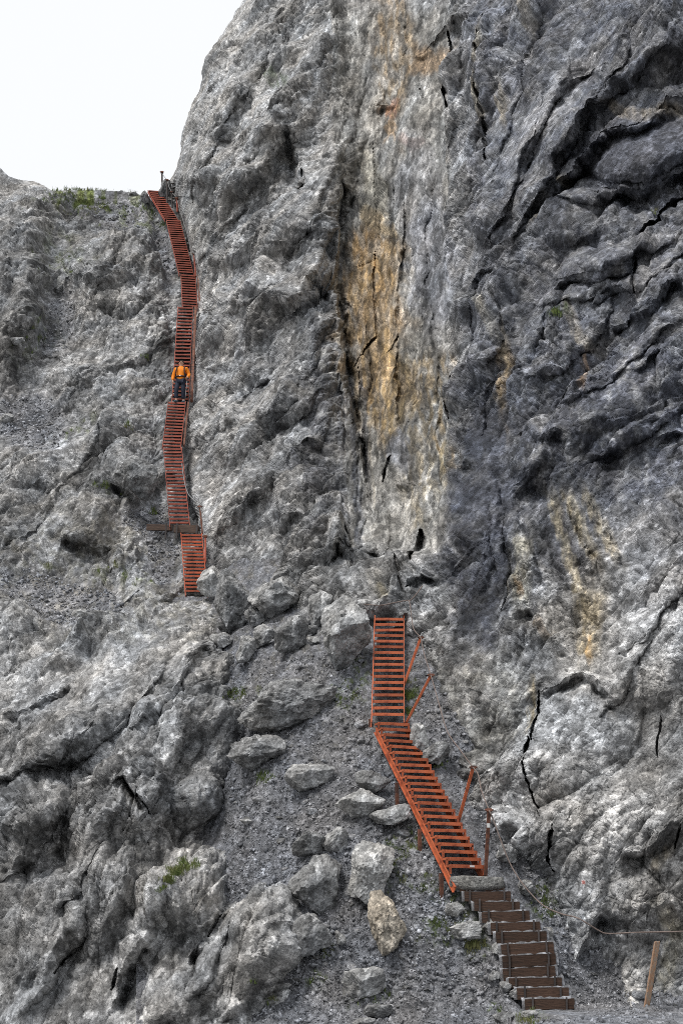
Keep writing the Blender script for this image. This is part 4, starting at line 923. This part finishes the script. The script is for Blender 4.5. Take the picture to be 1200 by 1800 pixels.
def cable(pts, r, mat, lab):
    path = smooth_path([pt(*p) for p in pts], 6); c = path[0].copy()
    bm = bmesh.new(); add_tube(bm, [p - c for p in path], r, 6)
    tag(link('hand_cable', bm_mesh('hand_cable', bm, mat, smooth=True), None, c), lab, 'cable', 'hand cables along the stairs')
cable([(1290, 1632, 22.3), (1205, 1637, 22.6), (1120, 1639, 22.9), (1070, 1641, 23.0), (1052, 1636, 23.0), (1015, 1614, 23.0), (985, 1606, 23.6), (952, 1590, 24.2), (920, 1556, 24.5), (897, 1520, 24.8), (880, 1478, 25.0), (866, 1440, 25.2), (859, 1424, 25.25),
       (846, 1390, 25.9), (840, 1362, 26.5), (831, 1349, 26.75), (808, 1318, 27.1), (786, 1286, 27.6), (772, 1240, 28.2), (763, 1208, 28.8), (757, 1187, 29.15), (746, 1152, 29.7), (741, 1130, 30.2), (739, 1121, 30.4), (727, 1106, 30.6), (723, 1085, 30.9), (719, 1058, 31.2), (712, 1056, 31.7), (690, 1060, 32.0), (668, 1064, 32.3), (640, 1062, 32.5)],
      .012, M_CABLE, 'long sagging rusty cable from the right border up past the four lower posts')
cable([(719, 1057, 31.6), (730, 1046, 31.8), (742, 1030, 32.0)], .014, M_CABLE, 'short cable end fixed to the cliff above the straight orange flight')
cable([(285, 305, 71.9), (294, 318, 70.4), (299, 332, 69.8), (311, 350, 68.6), (317, 372, 67.7), (326, 400, 66.4), (334, 428, 65.2), (341, 448, 64.4), (351, 478, 63.2), (347, 488, 62.6), (345, 500, 62)], .016, M_CABLE2, 'grey cable running down from the skyline post beside the upper flights')
cable([(320, 815, 49.0), (324, 845, 48.2), (331, 868, 47.2), (342, 880, 46.5), (352, 891, 45.75), (356, 915, 45.5), (358, 935, 45.0), (361, 944, 44.2)], .015, M_CABLE2, 'grey cable from the cliff down to the two posts at the timber platform')

# ------------------------------------------------------------------ boulders, one by one: u, v, width, height in the picture, lean, stone, label
BOULDERS = [
 (368, 1024, 46, 52, 35, 'p', 'pale wedge shaped boulder against the foot of the short red flight'),
 (410, 1062, 68, 120, 8, 'd', 'tall dark boulder right of the pale wedge at the foot of the upper stairs'),
 (487, 1048, 86, 74, -28, 'n', 'large grey block with a sloping top in the middle of the boulder pile'),
 (605, 1108, 82, 118, 18, 'n', 'biggest boulder, lit on top with a dark underside, left of the straight orange flight'),
 (562, 1075, 46, 56, -30, 'n', 'leaning slab between the sloping block and the biggest boulder'),
 (512, 1118, 56, 58, 5, 'd', 'cracked dark boulder below the sloping block in the pile'),
 (467, 1117, 46, 40, 10, 'n', 'rounded grey boulder left of the cracked dark one in the pile'),
 (434, 1140, 34, 48, -10, 'n', 'narrow boulder below the tall dark one'),
 (389, 1126, 38, 27, 5, 'n', 'oval boulder at the left end of the pile'),
 (395, 1104, 26, 18, 0, 'd', 'small dark stone wedged above the oval boulder'),
 (552, 1125, 20, 12, 0, 'p', 'small flat pale stone at the left foot of the biggest boulder'),
 (536, 1092, 18, 14, -20, 'p', 'small pale stone on top of the cracked dark boulder'),
 (548, 1107, 22, 16, 30, 'd', 'small dark stone leaning on the biggest boulder'),
 (448, 1083, 36, 40, 0, 'd', 'shadowed boulder under the sloping block beside the tall dark one'),
 (505, 1243, 172, 74, 10, 'd', 'broad dark outcrop block with an overhang in the upper scree'),
 (452, 1322, 96, 62, -5, 'd', 'low dark ledge of rock below the broad overhanging block'),
 (545, 1364, 88, 44, 12, 'n', 'layered slab sunk in the scree below the broad outcrop'),
 (632, 1411, 84, 46, 4, 'p', 'flat pale boulder left of the skewed orange flight'),
 (683, 1435, 72, 34, 8, 'n', 'flat grey boulder lying just right of the flat pale one'),
 (655, 1374, 62, 34, -10, 'd', 'dark boulder behind the flat pale one'),
 (545, 1481, 66, 40, 14, 'd', 'wedge of dark rock left of the small pale block in the scree'),
 (591, 1476, 42, 44, -35, 'n', 'small tilted block touching the dark wedge in the scree'),
 (552, 1552, 84, 94, -20, 'd', 'rough dark boulder left of the upright pale boulder'),
 (650, 1534, 72, 100, -18, 'p', 'upright pale boulder with a pointed lower end in the middle of the scree'),
 (679, 1621, 60, 104, 16, 't', 'tall tan faced boulder below the upright pale one'),
 (548, 1640, 64, 66, 20, 'd', 'dark block beside the right edge of the lower left outcrop'),
 (598, 1648, 18, 24, 10, 'n', 'small egg shaped stone alone left of the tan boulder'),
 (638, 1727, 76, 44, 14, 'n', 'low mossy boulder in the lower scree below the tan one'),
 (665, 1777, 52, 22, 10, 'd', 'half buried dark boulder near the bottom border'),
 (640, 1796, 40, 14, 5, 'n', 'flat stone at the bottom border under the half buried boulder'),
 (433, 1444, 22, 9, 8, 'p', 'thin pale slab alone on the left scree'),
 (409, 1312, 20, 12, 0, 'n', 'small flat stone left of the low dark ledge'),
 (799, 1599, 32, 24, 10, 'p', 'pale stone left of the third timber step'),
 (817, 1635, 52, 30, -4, 'p', 'broad flat pale stone below the pale one beside the timber steps'),
 (861, 1627, 28, 26, 25, 'p', 'white angular stone leaning against the left end of a timber step'),
 (838, 1590, 20, 16, 0, 'n', 'small grey stone at the left end of the third timber step'),
 (872, 1667, 16, 20, 0, 'p', 'squarish pale stone left of the seventh timber step'),
 (868, 1715, 20, 16, 10, 'n', 'grey stone at the left end of the lower timber steps'),
 (888, 1734, 22, 16, 0, 'n', 'grey stone left of the third full step from the path'),
 (903, 1746, 20, 16, 20, 'p', 'pale stone left of the second full step from the path'),
 (932, 1783, 30, 13, 4, 'p', 'flat pale stone in front of the lowest full timber step'),
 (885, 1788, 36, 18, 30, 'd', 'dark stone among grass at the bottom border'),
 (103, 509, 20, 11, 25, 'd', 'dark flat stone on the upper left slope'),
 (30, 600, 26, 14, 0, 'n', 'grey stone in the hollow at the left border'),
 (12, 735, 24, 14, 30, 'p', 'pale slab on the gravel at the left border'),
 (240, 838, 74, 62, -15, 'd', 'bulging dark rock left of the flight above the platform'),
 (255, 347, 16, 20, 0, 'd', 'dark block propping the left side of the top of the stairs'),
 (290, 336, 22, 34, 0, 'd', 'dark stone block under the skyline post'),
 (140, 1078, 26, 14, 20, 'p', 'pale slab on the gravel ledge of the left slope'),
 (213, 339, 11, 7, 10, 'd', 'tiny dark stone on the skyline of the ridge'),
 (236, 342, 16, 7, -8, 'd', 'flat dark stone on the skyline left of the stairs'),
 (735, 1300, 30, 60, 20, 'n', 'lump of cliff rock right of the joint of the two orange flights'),
 (765, 1325, 44, 40, -20, 'd', 'dark rock right of the upper part of the skewed flight'),
 (890, 1500, 40, 34, 15, 'n', 'fallen block behind the upright rusty post'),
 (925, 1560, 34, 26, -12, 'n', 'fallen grey block right of the sagging cable above the timber steps'),
 (960, 1640, 22, 18, 10, 'p', 'pale fallen stone between the timber steps and the cliff'),
]
BM = {'p': M_BPALE, 'd': M_BDARK, 'n': M_BOULD, 't': M_BTAN}
for k, (u, v, wpx, hpx, lean, stone, lab) in enumerate(BOULDERS):
    where = ('scree', 'slope') if u < 780 or v > 1500 else ('scree', 'slope', 'cliff')
    p, D_, nm = surf(u, v + hpx * .34, where, 4)
    if (u, v) in ((605, 1108),): D_ = 31.6
    if (u, v) in ((368, 1024),): D_ = 41.2
    if (u, v) in ((255, 347), (290, 336)): D_ = 71.0
    wm, hm = wpx / F * D_, hpx / F * D_; a_ = math.radians(lean); 
    w_, h_ = wm * 1.02, hm * 1.06; a_ *= .6
    sub = 5 if max(wpx, hpx) > 95 else 4 if max(wpx, hpx) > 30 else 3
    me = rock_mesh('boulder', 100 + k * 7, sub, (w_, .5 * (w_ + h_) * 1.05, h_), a_, BM[stone], 1.0)
    small = max(wpx, hpx) < 34
    o = link('stone' if small else 'boulder', me, None, pt(u, v, D_ - (.08 if (u, v) not in ((507, 1243), (505, 1243), (452, 1322), (545, 1364)) else -.02) * min(wm, 1.2))); tag(o, lab, 'stone' if small else 'boulder', 'boulders and stones on the slope')

# ------------------------------------------------------------------ loose stones and gravel
R = np.random.RandomState(11)
stones = [rock_mesh('stone', 900 + i, 2, (1, 1, .62), 0, M_STONE, 1.0, 10) for i in range(8)] + [rock_mesh('stone', 940 + i, 2, (1, .8, .4), 0, M_BDARK, 1.0, 10) for i in range(4)]
us, vs_, Ds, qs = SHEETS['scree']
gmask = SCREE_G.reshape(-1)
def free(u, v):
    ok = (u > 395) & (u < 1190) & (v > 1150) & (v < 1800)
    a = np.array(STEP_PATH); ok &= ~((np.abs(u - np.interp(v, a[:, 0], a[:, 1])) < 62) & (v > 1530) & (v < 1790))
    for k_, (b, t, w, n_, y) in FLIGHTS.items():
        f_ = np.clip((b[1] - v) / (b[1] - t[1]), 0, 1); uc = b[0] + (t[0] - b[0]) * f_
        ok &= ~((np.abs(u - uc) < 46) & (v > t[1] - 10) & (v < b[1] + 20))
    return ok
# the same gravel also lies in the gullies of the left slope
us2, vs2, Ds2, qs2 = SHEETS['slope']; lo_ = loose_mask = SLOPE_LOOSE.reshape(-1)
ok1 = np.nonzero(free(us, vs_) & (R.rand(len(us)) < .9))[0]
# keep to what the photographer can see: the scree that no outcrop covers
Dsl = np.full((240, 340), 1e9)
for nm in ('slope', 'cliff'):
    u, v, D_, q = SHEETS[nm]; iu = np.clip((u / 5).astype(int), 0, 239); iv = np.clip((v / 5).astype(int) - 20, 0, 339); np.minimum.at(Dsl, (iu, iv), D_)
ok1 = ok1[(Ds[ok1] < Dsl[np.clip((us[ok1] / 5).astype(int), 0, 239), np.clip((vs_[ok1] / 5).astype(int) - 20, 0, 339)] + .05)]
ok2 = np.nonzero((lo_ > .55) & (us2 > -20) & (vs2 > 350))[0]
def scatter_stone(p, D_, px):
    s_ = px / F * D_; me = stones[R.randint(len(stones))]
    o = link('stone', me, None, Vector(p)); o.scale = (s_, s_, s_ * R.uniform(.7, 1.1)); o.rotation_euler = (R.uniform(-.6, .2), R.uniform(-.4, .4), R.uniform(0, 6.28))
    return o
for i in R.choice(ok1, 270, replace=False):
    px = min(5.5 * (1 + R.pareto(1.8)), 24)
    tag(scatter_stone(qs[i], Ds[i], px), 'small grey stone lying loose on the gravel of the scree gully', 'stone', 'small stones strewn over the scree gully')
for i in R.choice(ok2, 60, replace=False):
    px = min(5 * (1 + R.pareto(2.4)), 14)
    tag(scatter_stone(qs2[i], Ds2[i], px), 'small grey stone lying in a gravel pocket of the left rocky slope', 'stone', 'small stones in the gravel pockets of the left slope')
OCT = np.array([(1, 0, 0), (-1, 0, 0), (0, 1, 0), (0, -1, 0), (0, 0, 1), (0, 0, -1)], float)
OF = np.array([(0, 2, 4), (2, 1, 4), (1, 3, 4), (3, 0, 4), (2, 0, 5), (1, 2, 5), (3, 1, 5), (0, 3, 5)])
def chips(name, pts, sizes, lab):
    n_ = len(pts); sc = R.uniform(.5, 1.2, (n_, 6, 1)) * sizes[:, None, None]
    A_ = R.normal(size=(n_, 3, 3)); Qm, _ = np.linalg.qr(A_); flat = np.array([1.0, .75, .5])
    V_ = (OCT[None] * flat * sc) @ Qm + pts[:, None]
    F_ = (OF[None] + 6 * np.arange(n_)[:, None, None]).reshape(-1, 3)
    me = bpy.data.meshes.new(name); me.vertices.add(n_ * 6); me.vertices.foreach_set('co', V_.reshape(-1).astype(np.float32))
    me.loops.add(len(F_) * 3); me.loops.foreach_set('vertex_index', F_.reshape(-1).astype(np.int32)); me.polygons.add(len(F_))
    me.polygons.foreach_set('loop_start', np.arange(0, len(F_) * 3, 3, dtype=np.int32)); me.polygons.foreach_set('loop_total', np.full(len(F_), 3, np.int32))
    me.update(); me.validate(); me.materials.append(M_CHIP)
    tag(link(name, me), lab, 'gravel', None, 'stuff')
ii = R.choice(ok1, 17000, replace=True); jit = R.normal(size=(len(ii), 3)) * .03
sz = .022 * (1 + R.pareto(2.6, len(ii))).clip(0, 4); chips('scree_gravel', qs[ii] + jit * np.array([1, 1, .2]), sz, 'loose grey gravel covering the scree gully')
ii = R.choice(ok2, 5000, replace=True); jit = R.normal(size=(len(ii), 3)) * .05
sz = .035 * (1 + R.pareto(2.4, len(ii))).clip(0, 4); chips('slope_gravel', qs2[ii] + jit * np.array([1, 1, .2]), sz, 'loose gravel in the pockets of the left slope')

# ------------------------------------------------------------------ grass
GV, GF = [], []
def tuft(p, size, nb=12, droop=.5):
    for _ in range(nb):
        a = rnd.uniform(0, 6.283); l = size * rnd.uniform(.6, 1.2); d = Vector((math.cos(a), math.sin(a), 0)); s_ = Vector((-d.y, d.x, 0)) * size * .05
        b = Vector(p) + d * size * rnd.uniform(0, .5) - Vector((0, 0, .02)); m_ = b + d * l * .25 * droop + Vector((0, 0, l * .6)); e_ = b + d * l * .7 * droop + Vector((0, 0, l * .85))
        k_ = len(GV); GV.extend([b - s_, b + s_, m_ + s_ * .7, m_ - s_ * .7, e_]); GF.extend([(k_, k_ + 1, k_ + 2, k_ + 3), (k_ + 3, k_ + 2, k_ + 4)])
wgt = gmask[ok1] ** 1.5
for i in R.choice(ok1, 620, replace=True, p=wgt / wgt.sum()): tuft(qs[i], rnd.uniform(.04, .11), 10)
wgt = (MOSS.reshape(-1)[::7]) ** 1.5; q7 = qs2[::7]
for i in R.choice(len(q7), 520, replace=True, p=wgt / wgt.sum()): tuft(q7[i], rnd.uniform(.07, .2), 9)
for u, v, n_, sp, sz_ in [(296, 1546, 30, 7, .13), (308, 1532, 40, 8, .14), (324, 1522, 46, 9, .13), (342, 1519, 26, 8, .10), (286, 1562, 14, 6, .1), (720, 1222, 70, 9, .12), (718, 1250, 30, 7, .12), (716, 1195, 20, 7, .1), (830, 1662, 26, 8, .14), (826, 1650, 14, 6, .14), (412, 1220, 30, 12, .14), (465, 1366, 26, 10, .12),
                          (975, 550, 22, 8, .16), (1148, 372, 6, 4, .12), (258, 629, 10, 5, .2), (228, 748, 8, 5, .2), (188, 855, 10, 7, .2), (272, 900, 10, 6, .2), (876, 1551, 16, 7, .08), (940, 1570, 24, 22, .09), (960, 1600, 20, 16, .09), (700, 1500, 10, 20, .09),
                          (575, 1675, 12, 10, .1), (640, 1745, 24, 18, .1), (930, 1792, 20, 14, .12), (480, 1755, 8, 8, .1), (447, 1728, 6, 6, .1), (770, 1340, 16, 12, .1), (115, 339, 70, 22, .2), (165, 341, 66, 24, .2), (140, 345, 40, 30, .18), (185, 346, 34, 8, .2), (250, 362, 40, 26, .2), (160, 362, 40, 24, .2), (285, 395, 16, 6, .2)]:
    for _ in range(n_):
        p, D_, nm = surf(u + rnd.gauss(0, sp * .6), v + rnd.gauss(0, sp * .5), r=2.5); tuft(p, sz_ * rnd.uniform(.6, 1.2), 8)
tag(link('grass', mesh_from('grass', GV, GF, M_GRASS)), 'sparse green grass tufts on the slope', 'grass', None, 'stuff')

# ------------------------------------------------------------------ the hiker
M_SKIN = simple('skin', (.46, .27, .19), .55, .08, 20); M_JACKET = simple('orange_jacket', (.88, .25, .012), .6, .12, 9, bump=.01)
M_TROUS = simple('navy_trousers', (.022, .027, .045), .75, .3, 9, bump=.01); M_HAIR = simple('dark_hair', (.035, .026, .022), .7, .3, 30)
M_PACK = simple('dark_backpack', (.03, .032, .042), .7, .2, 12); M_SHOE = simple('blue_grey_shoe', (.10, .17, .23), .6, .25, 20); M_EYE = simple('dark_eye', (.02, .015, .012), .3, .1, 20)
def skin_mesh(name, chains, mat, sub=2):
    """one skin from joints: chains = [[((x, y, z), (rx, ry)), ...], ...]; equal points are shared"""
    verts, rad, edges, idx = [], [], [], {}
    for ch in chains:
        prev = None
        for p, r_ in ch:
            k_ = tuple(round(c, 4) for c in p)
            if k_ not in idx: idx[k_] = len(verts); verts.append(p); rad.append(r_)
            if prev is not None and prev != idx[k_]: edges.append((prev, idx[k_]))
            prev = idx[k_]
    me = bpy.data.meshes.new(name); me.from_pydata(verts, edges, []); me.update()
    o = bpy.data.objects.new(name, me); COL.objects.link(o)
    md = o.modifiers.new('skin', 'SKIN'); md.use_smooth_shade = True
    for i, sv in enumerate(me.skin_vertices[0].data): sv.radius = rad[i] if isinstance(rad[i], tuple) else (rad[i], rad[i]); sv.use_root = i == 0
    ss = o.modifiers.new('sub', 'SUBSURF'); ss.levels = sub; ss.render_levels = sub
    dg = bpy.context.evaluated_depsgraph_get(); out = bpy.data.meshes.new_from_object(o.evaluated_get(dg)); out.name = name
    bpy.data.objects.remove(o); out.materials.clear(); out.materials.append(mat)
    return out
def join_mesh(name, meshes, mat):
    bm = bmesh.new()
    for m_ in meshes: bm.from_mesh(m_)
    me = bpy.data.meshes.new(name); bm.to_mesh(me); bm.free(); me.materials.append(mat)
    for p_ in me.polygons: p_.use_smooth = True
    return me
pel, spi, che, nec = (0, 0, .93), (0, 0, 1.10), (0, .01, 1.30), (0, 0, 1.45)
hipR, hipL = (-.10, 0, .87), (.10, 0, .87); kneR, kneL = (-.125, -.15, .49), (.11, -.03, .51); ankR, ankL = (-.115, -.12, .07), (.115, .05, .12)
shR, shL = (-.19, .01, 1.38), (.19, .01, 1.38); elR, elL = (-.285, .04, 1.12), (.30, .05, 1.13); wrR, wrL = (-.285, -.04, .88), (.265, -.15, .97)
body = skin_mesh('body', [[(pel, .12), (spi, .11), (che, .13), (nec, .055), ((0, -.01, 1.53), .07), ((0, -.015, 1.60), (.082, .095)), ((0, -.01, 1.665), .07)],
    [(pel, .12), (hipR, .085), (kneR, .058), (ankR, .042), ((-.125, -.25, .03), .035)], [(pel, .12), (hipL, .085), (kneL, .058), (ankL, .042), ((.125, -.08, .07), .035)],
    [(che, .13), (shR, .055), (elR, .042), (wrR, .03), ((-.285, -.06, .81), (.02, .038))], [(che, .13), (shL, .055), (elL, .042), (wrL, .03), ((.255, -.20, .925), (.02, .038))]], M_SKIN)
fing = []
for hx, hy, hz, dx, dy, dz, side in ((-.285, -.06, .81, 0, -.01, -1, -1), (.255, -.20, .925, -.02, -.5, -.85, 1)):
    bmf = bmesh.new(); d_ = Vector((dx, dy, dz)).normalized()
    for k_, ln in enumerate((.065, .078, .072, .055)):
        b_ = Vector((hx, hy - .03 + .02 * k_, hz)) + d_ * .015; c_ = Vector((-.35 * side, 0, 0))
        add_tube(bmf, [b_, b_ + d_ * ln * .5 + c_ * .01, b_ + d_ * ln * .8 + c_ * .05, b_ + d_ * ln * .85 + c_ * .1], .009, 6, [.0095, .009, .008, .006])
    b_ = Vector((hx, hy - .02, hz)) - d_ * .02
    add_tube(bmf, [b_, b_ + Vector((-.01 * side, -.035, 0)) + d_ * .02, b_ + Vector((-.02 * side, -.045, 0)) + d_ * .05], .01, 6, [.012, .01, .007])
    mf = bpy.data.meshes.new('f'); bmf.to_mesh(mf); bmf.free(); fing.append(mf)
bmf = bmesh.new()                                                   # nose, ears, mouth ridge
add_tube(bmf, [(0, -.098, 1.625), (0, -.118, 1.595), (0, -.098, 1.582)], .012, 6, [.008, .016, .012])
for sx in (-1, 1): add_tube(bmf, [(sx * .078, .005, 1.625), (sx * .09, .01, 1.605), (sx * .08, .0, 1.575)], .012, 6, [.008, .013, .008])
add_tube(bmf, [(-.025, -.095, 1.555), (0, -.102, 1.556), (.025, -.095, 1.555)], .007, 6)
mf = bpy.data.meshes.new('f'); bmf.to_mesh(mf); bmf.free(); fing.append(mf)
body = join_mesh('body', [body] + fing, M_SKIN)
jacket = skin_mesh('jacket', [[((0, 0, .86), (.185, .135)), ((0, 0, 1.0), (.175, .135)), (spi, (.17, .135)), ((0, .01, 1.22), (.185, .14)), ((0, .01, 1.34), (.18, .13)), ((0, 0, 1.45), .085), ((0, -.005, 1.50), .075)],
    [((0, .01, 1.34), (.18, .13)), ((-.20, .01, 1.37), .085), (elR, .075), ((-.288, -.03, .91), .055)], [((0, .01, 1.34), (.18, .13)), ((.20, .01, 1.37), .085), (elL, .075), ((.27, -.13, .985), .055)]], M_JACKET)
trous = skin_mesh('trousers', [[((0, 0, .90), (.15, .115)), (hipR, .105), (kneR, .085), ((-.117, -.12, .15), .075)], [((0, 0, .90), (.15, .115)), (hipL, .105), (kneL, .085), ((.115, .04, .18), .075)]], M_TROUS)
PB = pt(315.5, 707, 53.6) + Vector((0, .16, .0)); person = empty('person', PB); tag(person, 'person in an orange jacket and dark trousers walking down the red stairs', 'person')
person.scale = (1.04, 1.04, 1.04); person.rotation_euler = (0, 0, math.radians(-4))
def pchild(name, me, parent=person):
    o = bpy.data.objects.new(name, me); COL.objects.link(o); o.parent = parent; return o
pchild('body', body); pchild('jacket', jacket); pchild('trousers', trous)
for ank, toe in ((ankR, (-.13, -.28, .03)), (ankL, (.13, -.10, .07))):
    pchild('shoe', skin_mesh('shoe', [[((ank[0], ank[1] + .04, ank[2] - .03), .055), (ank, .058)], [((ank[0], ank[1] + .04, ank[2] - .03), .055), ((toe[0], toe[1] + .08, toe[2]), .05), (toe, (.045, .035))]], M_SHOE))
bmf = bmesh.new(); bmesh.ops.create_uvsphere(bmf, u_segments=16, v_segments=12, radius=1.0, matrix=Matrix.Translation((0, .012, 1.635)) @ Matrix.Diagonal((.095, .105, .09, 1)))
for v_ in [v_ for v_ in bmf.verts if v_.co.z < 1.60 + .9 * max(0, -(v_.co.y - .0)) ]: v_.co = Vector((v_.co.x * .93, v_.co.y * .75 + .03, max(v_.co.z, 1.55)))
pchild('hair', bm_mesh('hair', bmf, M_HAIR, smooth=True))
for sx in (-1, 1):
    bmf = bmesh.new(); bmesh.ops.create_uvsphere(bmf, u_segments=8, v_segments=6, radius=.011, matrix=Matrix.Translation((sx * .033, -.098, 1.612))); pchild('eye', bm_mesh('eye', bmf, M_EYE, smooth=True))
# backpack and trekking pole are things of their own
bp_ = empty('backpack', PB); tag(bp_, 'dark backpack worn by the hiker, its straps crossing the orange jacket', 'backpack'); bp_.scale = person.scale; bp_.rotation_euler = person.rotation_euler
bmf = bmesh.new(); add_box(bmf, 0, .25, 1.20, .30, .2, .48); pchild('bag', bm_mesh('bag', bmf, M_PACK, .06), bp_)
for sx in (-1, 1):
    bmf = bmesh.new(); pts_ = smooth_path([(sx * .12, .17, 1.44), (sx * .125, .04, 1.475), (sx * .135, -.10, 1.40), (sx * .145, -.155, 1.26), (sx * .165, -.11, 1.10), (sx * .19, .05, 1.02)], 4)
    add_tube(bmf, pts_, .022, 6); pchild('shoulder_strap', bm_mesh('shoulder_strap', bmf, M_PACK, smooth=True), bp_)
bmf = bmesh.new(); ring = [(math.cos(a) * .195, math.sin(a) * .15 + .0, 1.04) for a in np.linspace(math.radians(-200), math.radians(20), 22)]
add_tube(bmf, ring, .024, 6); pchild('hip_belt', bm_mesh('hip_belt', bmf, M_PACK, smooth=True), bp_)
bmf = bmesh.new(); add_box(bmf, 0, -.178, 1.04, .05, .02, .04); pchild('buckle', bm_mesh('buckle', bmf, M_WHITE, .004), bp_)
tp = pt(329.5, 667, 53.2); root = empty('trekking_pole', tp); tag(root, 'thin grey trekking pole in the left hand of the hiker', 'trekking pole')
te = pt(324.5, 712, 53.0) - tp
bmf = bmesh.new(); add_tube(bmf, [te * -.02, te * .5, te], .011, 6, [.012, .010, .006]); link('shaft', bm_mesh('shaft', bmf, M_CABLE2, smooth=True), root, tp)
bmf = bmesh.new(); add_tube(bmf, [te * -.06, te * .05], .018, 8); link('grip', bm_mesh('grip', bmf, M_PACK, smooth=True), root, tp)
